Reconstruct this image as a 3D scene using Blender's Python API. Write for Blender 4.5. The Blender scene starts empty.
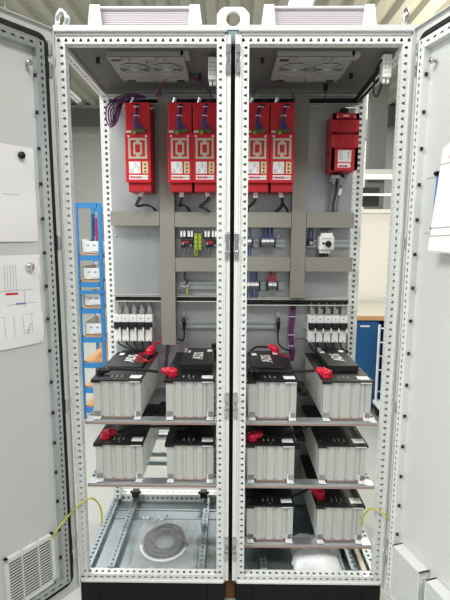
import bpy, math, random
from mathutils import Vector, Matrix
random.seed(7)
SC = bpy.context.scene
COL = SC.collection
V = Vector
PI = math.pi

# ------------------------------------------------------------------ materials
def srgb(r, g, b):
    f = lambda c: (c/255/12.92) if c/255 <= .04045 else ((c/255+.055)/1.055)**2.4
    return (f(r), f(g), f(b), 1)
def mat(name, rgb, rough=.5, metal=0., noise=.0, nscale=30., emit=None, estr=1., trans=0., alpha=1., bump=0., spec=.5, coat=0.):
    m = bpy.data.materials.new(name); m.use_nodes = True
    nt = m.node_tree; b = nt.nodes['Principled BSDF']
    c = srgb(*rgb)
    b.inputs['Base Color'].default_value = c
    b.inputs['Roughness'].default_value = rough
    b.inputs['Metallic'].default_value = metal
    b.inputs['Specular IOR Level'].default_value = spec
    b.inputs['Transmission Weight'].default_value = trans
    b.inputs['Alpha'].default_value = alpha
    b.inputs['Coat Weight'].default_value = coat
    tc = nt.nodes.new('ShaderNodeTexCoord')
    n = nt.nodes.new('ShaderNodeTexNoise'); n.inputs['Scale'].default_value = nscale; n.inputs['Detail'].default_value = 4
    nt.links.new(tc.outputs['Object'], n.inputs['Vector'])
    if noise > 0:
        mx = nt.nodes.new('ShaderNodeMixRGB'); mx.blend_type = 'MIX'
        mx.inputs[1].default_value = tuple(max(0, x*(1-noise)) for x in c[:3])+(1,)
        mx.inputs[2].default_value = tuple(min(1, x*(1+noise)) for x in c[:3])+(1,)
        nt.links.new(n.outputs['Fac'], mx.inputs[0]); nt.links.new(mx.outputs[0], b.inputs['Base Color'])
    if bump > 0:
        bp = nt.nodes.new('ShaderNodeBump'); bp.inputs['Strength'].default_value = bump; bp.inputs['Distance'].default_value = .01
        nt.links.new(n.outputs['Fac'], bp.inputs['Height']); nt.links.new(bp.outputs[0], b.inputs['Normal'])
    if emit:
        b.inputs['Emission Color'].default_value = srgb(*emit); b.inputs['Emission Strength'].default_value = estr
    return m
M = dict(
    paint=mat('light_grey_paint', (226,228,226), .45, noise=.03),
    roofp=mat('roof_grey_paint', (206,208,206), .5, noise=.03),
    inner=mat('inner_roof_shaded', (98,100,96), .6, noise=.05, nscale=6),  # same grey paint, darkened: the shade under the roof is in the colour
    doorp=mat('door_grey_paint', (206,208,204), .4, noise=.02, nscale=3),
    zinc=mat('galvanised_steel', (142,152,154), .36, .75, noise=.12, nscale=9),
    plate=mat('mounting_plate_steel', (176,179,180), .38, .6, noise=.08, nscale=5),
    rail=mat('zinc_rail', (196,200,202), .3, .8, noise=.06),
    alu=mat('aluminium_extrusion', (216,217,213), .38, .55, noise=.05, nscale=14),
    film=mat('pinkish_film', (160,136,128), .6, noise=.2, nscale=50),
    duct=mat('duct_grey_plastic', (138,135,126), .55, noise=.02),
    comb=mat('duct_light_plastic', (214,214,208), .6),
    black=mat('black_plastic', (20,21,22), .45, noise=.2),
    lid=mat('black_lid_powder', (17,18,19), .42, noise=.25, nscale=80),
    boxp=mat('charcoal_box', (30,32,33), .45, noise=.1),
    rubber=mat('black_rubber', (22,20,19), .8),
    red=mat('red_paint', (198,26,40), .4, noise=.04),
    redcap=mat('red_rubber', (206,24,54), .35, noise=.12, nscale=60),
    white=mat('white_plastic', (228,229,226), .4, noise=.02),
    grille=mat('white_filter_plastic', (222,224,222), .45),
    lab=mat('label_white', (236,234,234), .6),
    yel=mat('warning_label_yellow', (222,206,150), .6),
    ink=mat('ink_dark', (52,48,60), .7),
    inkg=mat('ink_grey', (150,150,156), .8),
    inkr=mat('ink_red', (198,28,44), .6),
    inkb=mat('ink_blue', (120,130,190), .7),
    silver=mat('silver_print', (206,190,172), .45, .35, noise=.08, nscale=60),
    clear=mat('smoky_clear_plastic', (190,192,188), .15, trans=.55),
    paper=mat('paper', (238,236,234), .75, noise=.01, nscale=4),
    purple=mat('purple_wire', (96,48,92), .5),
    violet=mat('violet_wire', (72,52,120), .5),
    blue=mat('blue_wire', (30,52,110), .5),
    redw=mat('red_wire', (176,22,36), .5),
    greyw=mat('grey_wire', (120,122,126), .5),
    earth=mat('yellow_green_wire', (196,196,50), .45),
    ygreen=mat('green_yellow_terminal', (128,150,52), .5),
    chrome=mat('chrome', (220,222,224), .18, .95),
    magnet=mat('dark_magnet', (40,42,44), .25, .6),
    rackb=mat('blue_paint', (48,128,190), .45, noise=.05),
    cabb=mat('deep_blue_cabinet', (14,84,138), .45, noise=.03),
    wood=mat('plywood', (206,160,112), .6, noise=.15, nscale=12),
    brown=mat('brown_wood', (112,76,44), .75, noise=.3, nscale=25),
    top=mat('bench_top', (160,155,142), .5, noise=.04),
    cream=mat('cream_partition', (242,238,224), .6, noise=.01),
    beige=mat('beige_trunking', (205,196,176), .6),
    plinth=mat('black_plinth', (16,17,17), .5, noise=.1, spec=.3),
    copper=mat('reddish_brown_cable_sheath', (120,104,100), .5, noise=.1),
    lead=mat('grey_coil_cable', (82,78,78), .45, noise=.15, nscale=60),
    bagf=mat('clear_polythene', (235,240,242), .12, alpha=.18, bump=.9, nscale=22),
    foam=mat('white_foam_wrap', (236,238,238), .8, noise=.04, nscale=30, bump=.5),
    hallw=mat('hall_wall_panel', (196,198,192), .7, noise=.03, nscale=1.5),
    ceil=mat('ceiling_sheet', (186,184,172), .6, noise=.08, nscale=.8),
    beam=mat('dark_beam', (96,98,96), .6),
    floorm=mat('pale_floor', (158,160,154), .4, noise=.05, nscale=2.),
    sky=mat('rooflight', (250,250,250), .6, emit=(248,252,255), estr=4.),
    lampw=mat('lamp_tube', (250,250,250), .6, emit=(255,255,250), estr=6.),
)
# corrugated ceiling / cladding are geometry

# ------------------------------------------------------------------ mesh builder
class MB:
    def __init__(s, T=None): s.v = []; s.f = []; s.T = T; s.smooth = []
    def add(s, vs, fs, smooth=False):
        o = len(s.v)
        s.v += [V(s.T(V(p))) if s.T else V(p) for p in vs]
        s.f += [tuple(i+o for i in f) for f in fs]
        s.smooth += [smooth]*len(fs)
        return s
    def box(s, x0, x1, y0, y1, z0, z1):
        x0, x1 = sorted((x0, x1)); y0, y1 = sorted((y0, y1)); z0, z1 = sorted((z0, z1))
        vs = [(x,y,z) for x in (x0,x1) for y in (y0,y1) for z in (z0,z1)]
        return s.add(vs, [(0,1,3,2),(4,6,7,5),(0,4,5,1),(2,3,7,6),(0,2,6,4),(1,5,7,3)])
    def prism(s, pts, axis, a0, a1):
        n = len(pts); vs = []
        for a in (a0, a1):
            for p, q in pts:
                vs.append({'x':(a,p,q),'y':(p,a,q),'z':(p,q,a)}[axis])
        fs = [tuple(range(n)), tuple(range(2*n-1, n-1, -1))]
        fs += [(i, (i+1)%n, n+(i+1)%n, n+i) for i in range(n)]
        return s.add(vs, fs)
    def cyl(s, p0, p1, r0, r1=None, n=16, cap=True, smooth=True):
        r1 = r0 if r1 is None else r1
        p0 = V(p0); p1 = V(p1); d = (p1-p0).normalized()
        a = d.orthogonal().normalized(); b = d.cross(a)
        vs = []
        for p, r in ((p0,r0),(p1,r1)):
            for i in range(n):
                t = 2*PI*i/n; vs.append(p+a*(r*math.cos(t))+b*(r*math.sin(t)))
        s.add(vs, [(i,(i+1)%n,n+(i+1)%n,n+i) for i in range(n)], smooth)
        if cap: s.add(vs, [tuple(range(n-1,-1,-1)), tuple(range(n,2*n))])
        return s
    def lathe(s, p0, d, prof, n=16):
        p0 = V(p0); d = V(d).normalized(); a = d.orthogonal().normalized(); b = d.cross(a)
        vs = []; m = len(prof)
        for h, r in prof:
            for i in range(n):
                t = 2*PI*i/n; vs.append(p0+d*h+a*(r*math.cos(t))+b*(r*math.sin(t)))
        fs = [(k*n+i, k*n+(i+1)%n, (k+1)*n+(i+1)%n, (k+1)*n+i) for k in range(m-1) for i in range(n)]
        s.add(vs, fs, True)
        s.add(vs[:n], [tuple(range(n-1,-1,-1))]); s.add(vs[-n:], [tuple(range(n))])
        return s
    def tube(s, pts, r, n=8, sub=6, closed=False):
        P = [V(p) for p in pts]; Q = []; m = len(P)
        if m > 2 and sub > 1:
            rng = range(m) if closed else range(m-1)
            for i in rng:
                g = (lambda k: P[k % m]) if closed else (lambda k: P[max(0, min(m-1, k))])
                a, b, c, d = g(i-1), g(i), g(i+1), g(i+2)
                for k in range(sub):
                    t = k/sub
                    Q.append(.5*((2*b)+(c-a)*t+(2*a-5*b+4*c-d)*t*t+(3*b-a-3*c+d)*t**3))
            if not closed: Q.append(P[-1])
        else: Q = P
        vs = []; L = len(Q); up = None
        for i in range(L):
            if closed: t = Q[(i+1)%L]-Q[i-1]
            else: t = Q[min(i+1,L-1)]-Q[max(i-1,0)]
            if t.length < 1e-9: t = V((0,0,1))
            t.normalize()
            up = t.orthogonal() if up is None else (up-t*up.dot(t))
            if up.length < 1e-6: up = t.orthogonal()
            up.normalize(); w = t.cross(up)
            for k in range(n):
                a = 2*PI*k/n; vs.append(Q[i]+up*(r*math.cos(a))+w*(r*math.sin(a)))
        e = L if closed else L-1
        s.add(vs, [(i*n+k, i*n+(k+1)%n, ((i+1)%L)*n+(k+1)%n, ((i+1)%L)*n+k) for i in range(e) for k in range(n)], True)
        if not closed:
            s.add(vs[:n], [tuple(range(n-1,-1,-1))]); s.add(vs[-n:], [tuple(range(n))])
        return s
    def perf(s, o, u, v, L, W, pitch, hu, hv, cv=.5, t=.0018, shape='round'):
        """a sheet L x W in directions u, v with a row of holes hu x hv"""
        o = V(o); u = V(u); v = V(v); nn = u.cross(v)
        n = max(1, int(round(L/pitch))); p = L/n; c = W*cv
        if shape == 'round':
            hp = [(math.cos(a), math.sin(a)) for a in [-3*PI/4+k*PI/4 for k in range(8)]]
        elif shape == 'tri':
            hp = [(-.8,-1),(0,-1),(.8,-1),(.9,-.3),(.35,1),(0,1),(-.35,1),(-.9,-.3)]
        else:
            hp = [(-1,-1),(0,-1),(1,-1),(1,0),(1,1),(0,1),(-1,1),(-1,0)]
        op = [(0,0),(.5,0),(1,0),(1,.5),(1,1),(.5,1),(0,1),(0,.5)]
        for i in range(n):
            b = o+u*(i*p)
            cvv = c
            vs = [b+u*(p*x)+v*(W*y if y != .5 else cvv) for x, y in op]
            ho = [b+u*(p*.5+x*hu*.5)+v*(cvv+y*hv*.5) for x, y in hp]
            hi = [q-nn*t for q in ho]
            fs = [(k,(k+1)%8,8+(k+1)%8,8+k) for k in range(8)]+[(8+k,8+(k+1)%8,16+(k+1)%8,16+k) for k in range(8)]
            s.add(vs+ho+hi, fs)
        return s
    def ptube(s, o, U, A, B, L, wa, wb, perf={}):
        """square hollow section along U from o, spanned by A (wa) and B (wb); perf: side -> (pitch,hu,hv,cv,shape)"""
        o = V(o); U = V(U); A = V(A); B = V(B)
        sides = {'-B': (o, A, wa, -B), '+B': (o+B*wb, A, wa, B), '-A': (o, B, wb, -A), '+A': (o+A*wa, B, wb, A)}
        for k, (q, d, w, nrm) in sides.items():
            if k in perf:
                a = perf[k]
                if U.cross(d).dot(nrm) < 0: # keep the normal outward: run along U from the other edge
                    s.perf(q+d*w, U, -d, L, w, a[0], a[1], a[2], 1-a[3], shape=a[4])
                else:
                    s.perf(q, U, d, L, w, a[0], a[1], a[2], a[3], shape=a[4])
            else:
                s.add([q, q+U*L, q+U*L+d*w, q+d*w], [(0,1,2,3)])
        for e in (0, L):
            q = o+U*e; s.add([q, q+A*wa, q+A*wa+B*wb, q+B*wb], [(0,1,2,3)])
        return s
    def build(s, name, m, parent=None, bevel=0, base=None, seg=2):
        if parent is not None: off = world_loc(parent)
        elif base is not None: off = V(base)
        else:
            lo = V([min(p[i] for p in s.v) for i in range(3)]); hi = V([max(p[i] for p in s.v) for i in range(3)])
            off = V(((lo.x+hi.x)/2, (lo.y+hi.y)/2, lo.z))
        me = bpy.data.meshes.new(name)
        me.from_pydata([tuple(p-off) for p in s.v], [], s.f)
        me.polygons.foreach_set('use_smooth', s.smooth)
        me.materials.append(m); me.update(); me.validate()
        o = bpy.data.objects.new(name, me); COL.objects.link(o)
        if parent is not None: o.parent = parent
        else: o.location = off
        if bevel:
            b = o.modifiers.new('bevel', 'BEVEL'); b.width = bevel; b.segments = seg; b.limit_method = 'ANGLE'
        return o
def world_loc(o):
    p = V(o.location)
    while o.parent: o = o.parent; p += V(o.location)
    return p
def empty(name, loc, label, cat, group=None):
    o = bpy.data.objects.new(name, None); COL.objects.link(o); o.location = loc
    o.empty_display_size = .05
    return tag(o, label, cat, group)
def tag(o, label, cat, group=None):
    o['label'] = label; o['category'] = cat
    if group: o['group'] = group
    return o
def struct(o): o['kind'] = 'structure'; return o
def copy_tree(o, parent=None):
    c = o.copy(); COL.objects.link(c)
    if parent is not None: c.parent = parent
    for ch in list(o.children): copy_tree(ch, c)
    return c
def text(name, s_, size, origin, ux, uy, m, parent, bold=0., nrm_off=.0006):
    cu = bpy.data.curves.new('t', 'FONT'); cu.body = s_; cu.size = size; cu.offset = bold; cu.extrude = .0003
    cu.resolution_u = 2
    to = bpy.data.objects.new('t', cu); COL.objects.link(to)
    bpy.context.view_layer.update()
    me = bpy.data.meshes.new_from_object(to.evaluated_get(bpy.context.evaluated_depsgraph_get()))
    bpy.data.objects.remove(to); bpy.data.curves.remove(cu)
    ux = V(ux).normalized(); uy = V(uy).normalized(); n = ux.cross(uy); off = world_loc(parent) if parent else V((0,0,0))
    for vv in me.vertices:
        p = vv.co; q = V(origin)+ux*p.x+uy*p.y+n*(p.z+nrm_off)
        vv.co = q-off
    me.materials.clear(); me.materials.append(m)
    o = bpy.data.objects.new(name, me); COL.objects.link(o)
    if parent: o.parent = parent
    return o

X, Y, Z = V((1,0,0)), V((0,1,0)), V((0,0,1))
H = 2.116; W = .6; DEP = .6
FL = -.1   # hall floor; the cabinets stand on 100 mm plinths

# ------------------------------------------------------------------ cabinets
HOLE_F = (.0262, .0125, .0125, .5, 'tri')
HOLE_S = (.0262, .009, .007, .55, 'round')
HOLE_Q = (.0262, .0125, .0125, .5, 'sq')
SLOT = (.032, .018, .006, .5, 'round')
HINGE_Z = [2.055, 1.985, 1.40, .77, .175, .105]
def hinge(x, z, sgn, par, name='hinge'):
    b = MB()
    b.cyl((x+sgn*.009, -.03, z-.024), (x+sgn*.009, -.03, z+.024), .007, n=12)
    b.box(x, x+sgn*.016, -.027, -.012, z-.018, z+.018)
    b.box(x+sgn*.001, x+sgn*.006, -.014, .012, z-.018, z+.018)
    return b.build(name, M['chrome'], par)

def cabinet(x0, left):
    x1 = x0+W
    lab = ('tall open light grey control cabinet on the left, holding three red power supplies' if left
           else 'tall open light grey control cabinet on the right, holding three rows of batteries')
    c = empty('control_cabinet', ((x0+x1)/2, DEP/2, 0), lab, 'cabinet', 'open control cabinets standing side by side')
    pw, pd = .034, .034
    for xa, A in ((x0, 1), (x1-pw, -1)):
        b = MB(); inn = '+A' if A == 1 else '-A'; out = '-A' if A == 1 else '+A'
        b.ptube((xa,0,.034), Z, X, Y, H-.068, pw, pd, {'-B': (.0262,.0115,.0115,.64 if A==1 else .36,'tri'), inn: HOLE_S, '+B': HOLE_Q})
        xo = xa if A == 1 else xa+pw
        b.box(xo+A*.002, xo+A*.006, -.005, .0, .0, H)      # sealing lip
        b.build('front_post', M['paint'], c)
        b = MB()
        b.ptube((xa,DEP-.034-.03,.034), Z, X, Y, H-.068, pw+.006, .034+.03, {'-B': (.0262,.012,.012,.62 if A==1 else .38,'sq'), inn: HOLE_Q})
        b.build('rear_post', M['paint'], c)
    b = MB()
    b.ptube((x0,0,H-.034), X, Y, Z, W, .034, .034, {'-A': (.0262,.0125,.011,.35,'tri'), '-B': SLOT})
    b.box(x0+.002, x1-.002, -.005, 0, H-.007, H)
    b.build('top_front_rail', M['paint'], c)
    b = MB()
    b.ptube((x0,0,0), X, Y, Z, W, .034, .034, {'-A': (.0262,.016,.008,.62,'round'), '+B': (.0262,.014,.012,.5,'tri')})
    b.box(x0+.002, x1-.002, -.005, 0, 0, .008)
    b.build('bottom_front_rail', M['paint'], c)
    b = MB(); b.ptube((x0+.04,DEP-.05,H-.055), X, Y, Z, W-.08, .05, .05, {'-A': (.0262,.0125,.0125,.45,'sq')}); b.build('top_rear_rail', M['paint'], c)
    b = MB(); b.ptube((x0+.04,DEP-.05,.0), X, Y, Z, W-.08, .05, .05, {'-A': (.0262,.0125,.0125,.6,'sq'), '+B': SLOT}); b.build('bottom_rear_rail', M['paint'], c)
    for xa, inn in ((x0, '+A'), (x1-.034, '-A')):
        b = MB(); b.ptube((xa,.034,H-.05), Y, X, Z, DEP-.084, .034, .05, {inn: (.0262,.0125,.0125,.5,'sq'), '-B': SLOT}); b.build('top_side_rail', M['paint'], c)
        b = MB(); b.ptube((xa,.034,.0), Y, X, Z, DEP-.084, .034, .034, {inn: (.0262,.0125,.0125,.5,'sq'), '+B': (.0262,.014,.012,.5,'tri')}); b.build('bottom_side_rail', M['zinc'], c)
    # roof panel with a folded front lip
    b = MB(); b.box(x0-.001, x1+.001, -.014, DEP, H+.0005, H+.022); b.build('roof_panel', M['roofp'], c, bevel=.003)
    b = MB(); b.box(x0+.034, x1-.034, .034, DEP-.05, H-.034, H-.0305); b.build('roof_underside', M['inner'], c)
    # gland plate floor with fold lines
    b = MB(); b.box(x0+.034, x1-.034, .034, DEP-.05, .004, .009)
    for yy in (.40, .47): b.box(x0+.036, x1-.036, yy, yy+.012, .009, .0115)
    b.build('floor_plate', M['zinc'], c)
    # two loose support rails lying in depth on the floor frame
    for xx, dx in ((x0+.105, .03), (x1-.115, .03)):
        b = MB(); b.ptube((xx,.034,.012), Y, X, Z, DEP-.09, dx, .03, {'+B': (.0262,.012,.01,.5,'round'), '-A': (.0262,.01,.01,.5,'sq'), '+A': (.0262,.01,.01,.5,'sq')}); b.build('base_rail', M['zinc'], c)
    # black rear rollers of the mounting plate
    for xx in (x0+.105, x1-.135):
        b = MB(); b.box(xx, xx+.035, DEP-.085, DEP-.05, .052, .085); b.cyl((xx-.01,DEP-.07,.075),(xx+.045,DEP-.07,.075),.008); b.build('plate_support', M['black'], c, bevel=.002)
    # mounting plate
    zb = .43 if left else .02
    b = MB(); b.box(x0+.05, x1-.05, .52, .523, zb, 2.01)
    b.build('mounting_plate', M['plate'], c)
    b = MB(); b.cyl((x0+.06,.52,1.98),(x0+.06,.514,1.98),.005,n=8); s0_ = b.build('plate_screw', M['chrome'], c)
    for xx in (.0, .145, .29, .48):
        for zz in (0, -.56, -1.03, -1.48):
            if xx or zz: q_ = s0_.copy(); COL.objects.link(q_); q_.parent = c; q_.location = (xx,0,zz)
    if left:
        for zz in (.255, .205):
            b = MB(); b.box(x0+.04, x1-.04, .57, .59, zz, zz+.022); b.build('rear_cross_bar', M['zinc'], c)
    else:
        b = MB(); b.box(x0+.002, x1-.002, .592, .6, .05, 1.0); b.build('rear_panel', M['zinc'], c)
    # battery shelves: front and rear support rails plus perforated side rails
    for zz in ((.685, .415) if left else (.685, .415, .148)):
        b = MB(); b.box(x0+.036, x1-.036, .038, .085, zz-.0165, zz-.0005); b.build('shelf_front_rail', M['rail'], c, bevel=.0015)
        b = MB(); b.box(x0+.036, x1-.036, .0365, .038, zz-.0155, zz-.008); b.build('shelf_film', M['film'], c)
        b = MB(); b.box(x0+.036, x1-.036, .465, .51, zz-.014, zz-.0005); b.build('shelf_rear_rail', M['rail'], c)
        for xa, inn in ((x0+.0345, '+A'), (x1-.0545, '-A')):
            b = MB(); b.ptube((xa,.086,zz-.034), Y, X, Z, .378, .02, .033, {inn: HOLE_Q, '+B': (.0262,.012,.01,.5,'sq')}); b.build('shelf_side_rail', M['zinc'], c)
    # mounting rails (top hat)
    def din(xa, xb, z, wall=.52):
        b = MB(); b.box(xa, xb, wall-.004, wall, z-.0175, z+.0175); b.box(xa, xb, wall-.014, wall-.004, z-.011, z-.0095); b.box(xa, xb, wall-.014, wall-.004, z+.0095, z+.011)
        b.box(xa, xb, wall-.0155, wall-.014, z-.0175, z-.0095); b.box(xa, xb, wall-.0155, wall-.014, z+.0095, z+.0175)
        b.build('mounting_rail', M['rail'], c)
    if left:
        din(-.255,-.06,1.385); din(-.255,-.06,1.18); din(-.255,-.06,.985); din(-.572,-.37,.985)
    else:
        din(.062,.255,1.385); din(.355,.57,1.385); din(.062,.255,1.18); din(.062,.255,.985); din(.355,.572,.985)
    # hinges on the door side, striker plates on the other
    ho, so = (x0-.004, x1) if left else (x1+.004, x0)
    sg = -1 if left else 1
    for z in (2.055, 1.985, 1.395, .775, .2, .13): hinge(ho-sg*.002, z, sg, c)
    sgs = 1 if left else -1
    for z in (2.03, 1.385, .77, .16):
        b = MB(); xx = so+sgs*.001
        b.box(xx, xx+sgs*.012, -.006, .02, z-.05, z+.05); b.box(xx-sgs*.004, xx+sgs*.014, -.014, -.006, z+.02, z+.045); b.box(xx-sgs*.004, xx+sgs*.014, -.014, -.006, z-.045, z-.02)
        b.cyl((xx+sgs*.006,-.02,z),(xx+sgs*.006,-.006,z),.006,n=10)
        b.build('lock_striker', M['chrome'], c, bevel=.001)
    b = MB(); xx = so+sgs*.0005; b.box(xx, xx+sgs*.014, .0, .05, .01, H-.004); b.build('side_flange', M['paint'], c)
    # lifting eye
    ex = x0+.012 if left else x1-.012
    b = MB(); cz = H+.024+.038
    rot = .55 if left else 1.15
    ca, sa = math.cos(rot), math.sin(rot)
    pts = [(ex+ca*.027*math.cos(t), .045+(-sa if left else sa)*.027*math.cos(t), cz+.03*math.sin(t)) for t in [2*PI*k/20 for k in range(20)]]
    b.tube(pts, .009, n=10, sub=1, closed=True); b.cyl((ex,.045,H+.024),(ex,.045,H+.034),.016); b.build('lifting_eye', M['chrome'] if not left else M['rail'], c)
    # plinth
    b = MB(); xa, xb = x0, x1
    b.box(xa, xb, .004, DEP, FL, -.001); b.build('plinth', M['plinth'], c, bevel=.002)
    b = MB()
    for q in (xa+.075, xb-.075): b.box(q-.0015, q+.0015, .0, .004, FL+.002, -.006)
    b.box(xa+.078, xb-.078, .001, .004, FL+.004, -.008)
    b.build('plinth_cover', M['plinth'], c)
    return c
CL = cabinet(-.6225, True)
CR = cabinet(.0225, False)

# ------------------------------------------------------------------ doors (parts of their cabinets)
def door(left, par):
    if left: h = V((-.629,-.022,0)); a = math.radians(36.7); dv = V((-math.sin(a),-math.cos(a),0)); nv = V((math.cos(a),-math.sin(a),0))
    else: h = V((.629,-.022,0)); a = math.radians(16.1); dv = V((math.sin(a),-math.cos(a),0)); nv = V((-math.cos(a),-math.sin(a),0))
    T = lambda p: h+dv*p.x+nv*p.y+Z*p.z
    zt, zb, w = 2.122, -.004, .6
    b = MB(T); b.box(-.004, w, -.004, 0, zb, zt)
    b.box(-.006, -.0035, -.022, .012, zb, zt); b.box(w-.002, w, -.022, .012, zb, zt)
    b.box(-.006, w, -.022, .012, zt-.0025, zt); b.box(-.006, w, -.022, .012, zb, zb+.0025)
    b.box(-.0035, w-.002, -.022, -.02, zb, zt)
    d = b.build('cabinet_door', M['doorp'], par)
    def rr(s0, s1, z0, z1, r, n, k=6):
        P = []
        for cx, cz, a0 in ((s1-r,z1-r,0),(s0+r,z1-r,90),(s0+r,z0+r,180),(s1-r,z0+r,270)):
            for i in range(k+1):
                t = math.radians(a0+90*i/k); P.append((cx+r*math.cos(t), n, cz+r*math.sin(t)))
        return P
    # foam gasket: flat strip with rounded corners
    b = MB(T); A = rr(.018,.582,.03,2.092,.034,.0); B_ = rr(.032,.568,.044,2.078,.02,.0); n = len(A); vs = []
    for dn in (0., .009):
        vs += [(p[0],dn,p[2]) for p in A]+[(p[0],dn,p[2]) for p in B_]
    fs = []
    for i in range(n):
        j = (i+1)%n
        fs += [(i,j,n+j,n+i),(2*n+i,2*n+j,3*n+j,3*n+i),(i,j,2*n+j,2*n+i),(n+i,n+j,3*n+j,3*n+i)]
    b.add(vs, fs); b.build('door_gasket', M['rubber'], d)
    # tubular door frame
    s0, s1, z0, z1, t = .042, .558, .058, 2.062, .03
    e = .026
    for q in (s0, s1-t):
        b = MB(T); b.ptube((q,0,z0), Z, X, Y, z1-z0, t, e, {'+B': (.022,.013,.007,.4,'round')}); b.build('door_upright', M['rail'] if left else M['paint'], d)
    for zz in (z0, z1-t):
        b = MB(T); b.ptube((s0+t,0,zz), X, Z, Y, s1-s0-2*t, t, e, {'+B': (.03,.016,.007,.5,'round')}); b.build('door_cross_rail', M['rail'] if left else M['paint'], d)
    # square clips along the inner edge of the frame
    first = None
    b = MB(T)
    b.box(s0+t+.0, s0+t+.006, .010, .020, -.0055, .0055)
    first = b.build('frame_clip', M['black'], d, bevel=.001)
    for k in range(1, 17):
        c = first.copy(); COL.objects.link(c); c.parent = d; c.location = V((0,0,.06+k*.118))
    first.location = V((0,0,.06))
    # threaded stud with cap near the top
    b = MB(T); b.lathe((.095 if left else .105, .0, 1.98), (0,1,0), [(0,.005),(.018,.005),(.018,.009),(.026,.009),(.028,.006)]); b.build('door_stud', M['chrome'], d)
    # ventilation filters
    if left: gr = [(.098,.285,.092,.296,.018)]
    else: gr = [(.088,.238,.06,.268,.045), (.268,.418,.06,.268,.045)]
    for (a0, a1, c0, c1, dp) in gr:
        b = MB(T)
        if left:
            f = .012
            b.box(a0,a1,0.002,dp,c0,c0+f); b.box(a0,a1,.002,dp,c1-f,c1); b.box(a0,a0+f,.002,dp,c0,c1); b.box(a1-f,a1,.002,dp,c0,c1)
            for k in range(1,3): q = a0+(a1-a0)*k/3; b.box(q-.002,q+.002,.004,dp-.002,c0,c1)
            nn = 16
            for k in range(nn):
                z = c0+f+(c1-c0-2*f)*(k+.5)/nn
                b.add([(a0+f,.008,z-.005),(a1-f,.008,z-.005),(a1-f,dp-.001,z-.001),(a0+f,dp-.001,z-.001),(a0+f,.008,z-.002),(a1-f,.008,z-.002),(a1-f,dp-.001,z+.0045),(a0+f,dp-.001,z+.0045)],
                      [(0,1,2,3),(4,5,6,7),(0,1,5,4),(3,2,6,7)])
        else:
            f = .006
            b.box(a0,a1,.002,dp,c0,c0+f); b.box(a0,a1,.002,dp,c1-f,c1); b.box(a0,a0+f,.002,dp,c0,c1); b.box(a1-f,a1,.002,dp,c0,c1)
            nr = 30; hh = (c1-c0-2*f)/nr
            for k in range(nr):
                b.perf((a1-f,dp-.001,c0+f+hh*k), (-1,0,0), (0,0,1), a1-a0-2*f, hh, .0072, .0045, .0042, .5, shape='sq')
            b.box(a1-.001,a1+.002,dp-.028,dp-.008,c1-.045,c1-.02); 
        b.build('vent_filter', M['grille'], d)
        if left: b = MB(T); b.box(a0+.01,a1-.01,.001,.004,c0+.01,c1-.01); b.build('filter_mat', M['boxp'], d)
        else: b = MB(T); b.box(a0+.006,a1-.006,dp-.02,dp-.016,c0+.006,c1-.006); b.build('filter_mat', M['inkg'], d)
    return d, T
DL, TL = door(True, CL)
DR, TR = door(False, CR)

def schematic(T, s_far, s_near, z0, z1, n, lab, side, seed, slump=0.):
    """printed sheet held on the door; s runs away from the hinge"""
    rnd = random.Random(seed)
    b = MB(T); K = 10; L = 10; vs = []; fs = []
    def surf(i, j, e=0):
        u, v = i/K, j/L
        s = s_near+(s_far-s_near)*u; z = z0+(z1-z0)*v
        return (s+slump*(1-v), n+e+.002+.0035*math.sin(u*3.1+v*2)*(1-v)+.0015*math.sin(v*9), z)
    for e in (0, .0008):
        for j in range(L+1):
            for i in range(K+1): vs.append(surf(i, j, e))
    N = (K+1)*(L+1)
    for e in (0, N):
        for j in range(L):
            for i in range(K): q = e+j*(K+1)+i; fs.append((q,q+1,q+K+2,q+K+1))
    for i in range(K): fs += [(i,i+1,N+i+1,N+i), (L*(K+1)+i, L*(K+1)+i+1, N+L*(K+1)+i+1, N+L*(K+1)+i)]
    for j in range(L): a = j*(K+1); fs += [(a,a+K+1,N+a+K+1,N+a), (a+K,a+2*K+1,N+a+2*K+1,N+a+K)]
    b.add(vs, fs)
    o = b.build('schematic_sheet', M['paper']); tag(o, lab, 'document', 'circuit diagram sheets on the left door')
    def ln(b, u0, v0, u1, v1, w=.0012):
        p, q = surf(u0*K, v0*L, .0016), surf(u1*K, v1*L, .0016)
        if abs(v1-v0) > abs(u1-u0): b.add([(p[0]-w/2,p[1],p[2]),(p[0]+w/2,p[1],p[2]),(q[0]+w/2,q[1],q[2]),(q[0]-w/2,q[1],q[2])], [(0,1,2,3)])
        else: b.add([(p[0],p[1],p[2]-w/2),(p[0],p[1],p[2]+w/2),(q[0],q[1],q[2]+w/2),(q[0],q[1],q[2]-w/2)], [(0,1,2,3)])
    return o, surf, ln
# upper sheet
o, surf, ln = schematic(TL, .30, .088, 1.398, 1.712, .0, 'upper diagram sheet held by a dark round magnet on the left door', 'L', 3)
b = MB(TL)
for v in (.49,): ln(b, .28, v, .55, v+.004)
b.build('faint_lines', M['inkg'], o)
b = MB(TL)
for k in range(3): ln(b, .72+.1*k, .64, .78+.1*k, .64, .006)
for k in range(2): ln(b, .74+.1*k, .70, .77+.1*k, .70, .004)
b.build('red_print', M['inkr'], o)
o2, surf, ln = schematic(TL, .30, .086, 1.038, 1.353, .0, 'lower diagram sheet held by a chrome round magnet on the left door', 'L', 4)
b = MB(TL)
for k in range(5): ln(b, .42+.045*k, .62, .42+.045*k, .90)
for k in range(6): ln(b, .70+.045*k, .62, .70+.045*k, .88)
ln(b, .15, .62, .98, .62); ln(b, .3, .42, .3, .62)
for k in range(5): ln(b, .2+.15*k, .12, .2+.15*k, .35)
ln(b, .15, .35, .9, .35); ln(b, .1, .47, .6, .47)
ln(b, .02, .02, .98, .02); ln(b, .02, .02, .02, .97)
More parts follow.
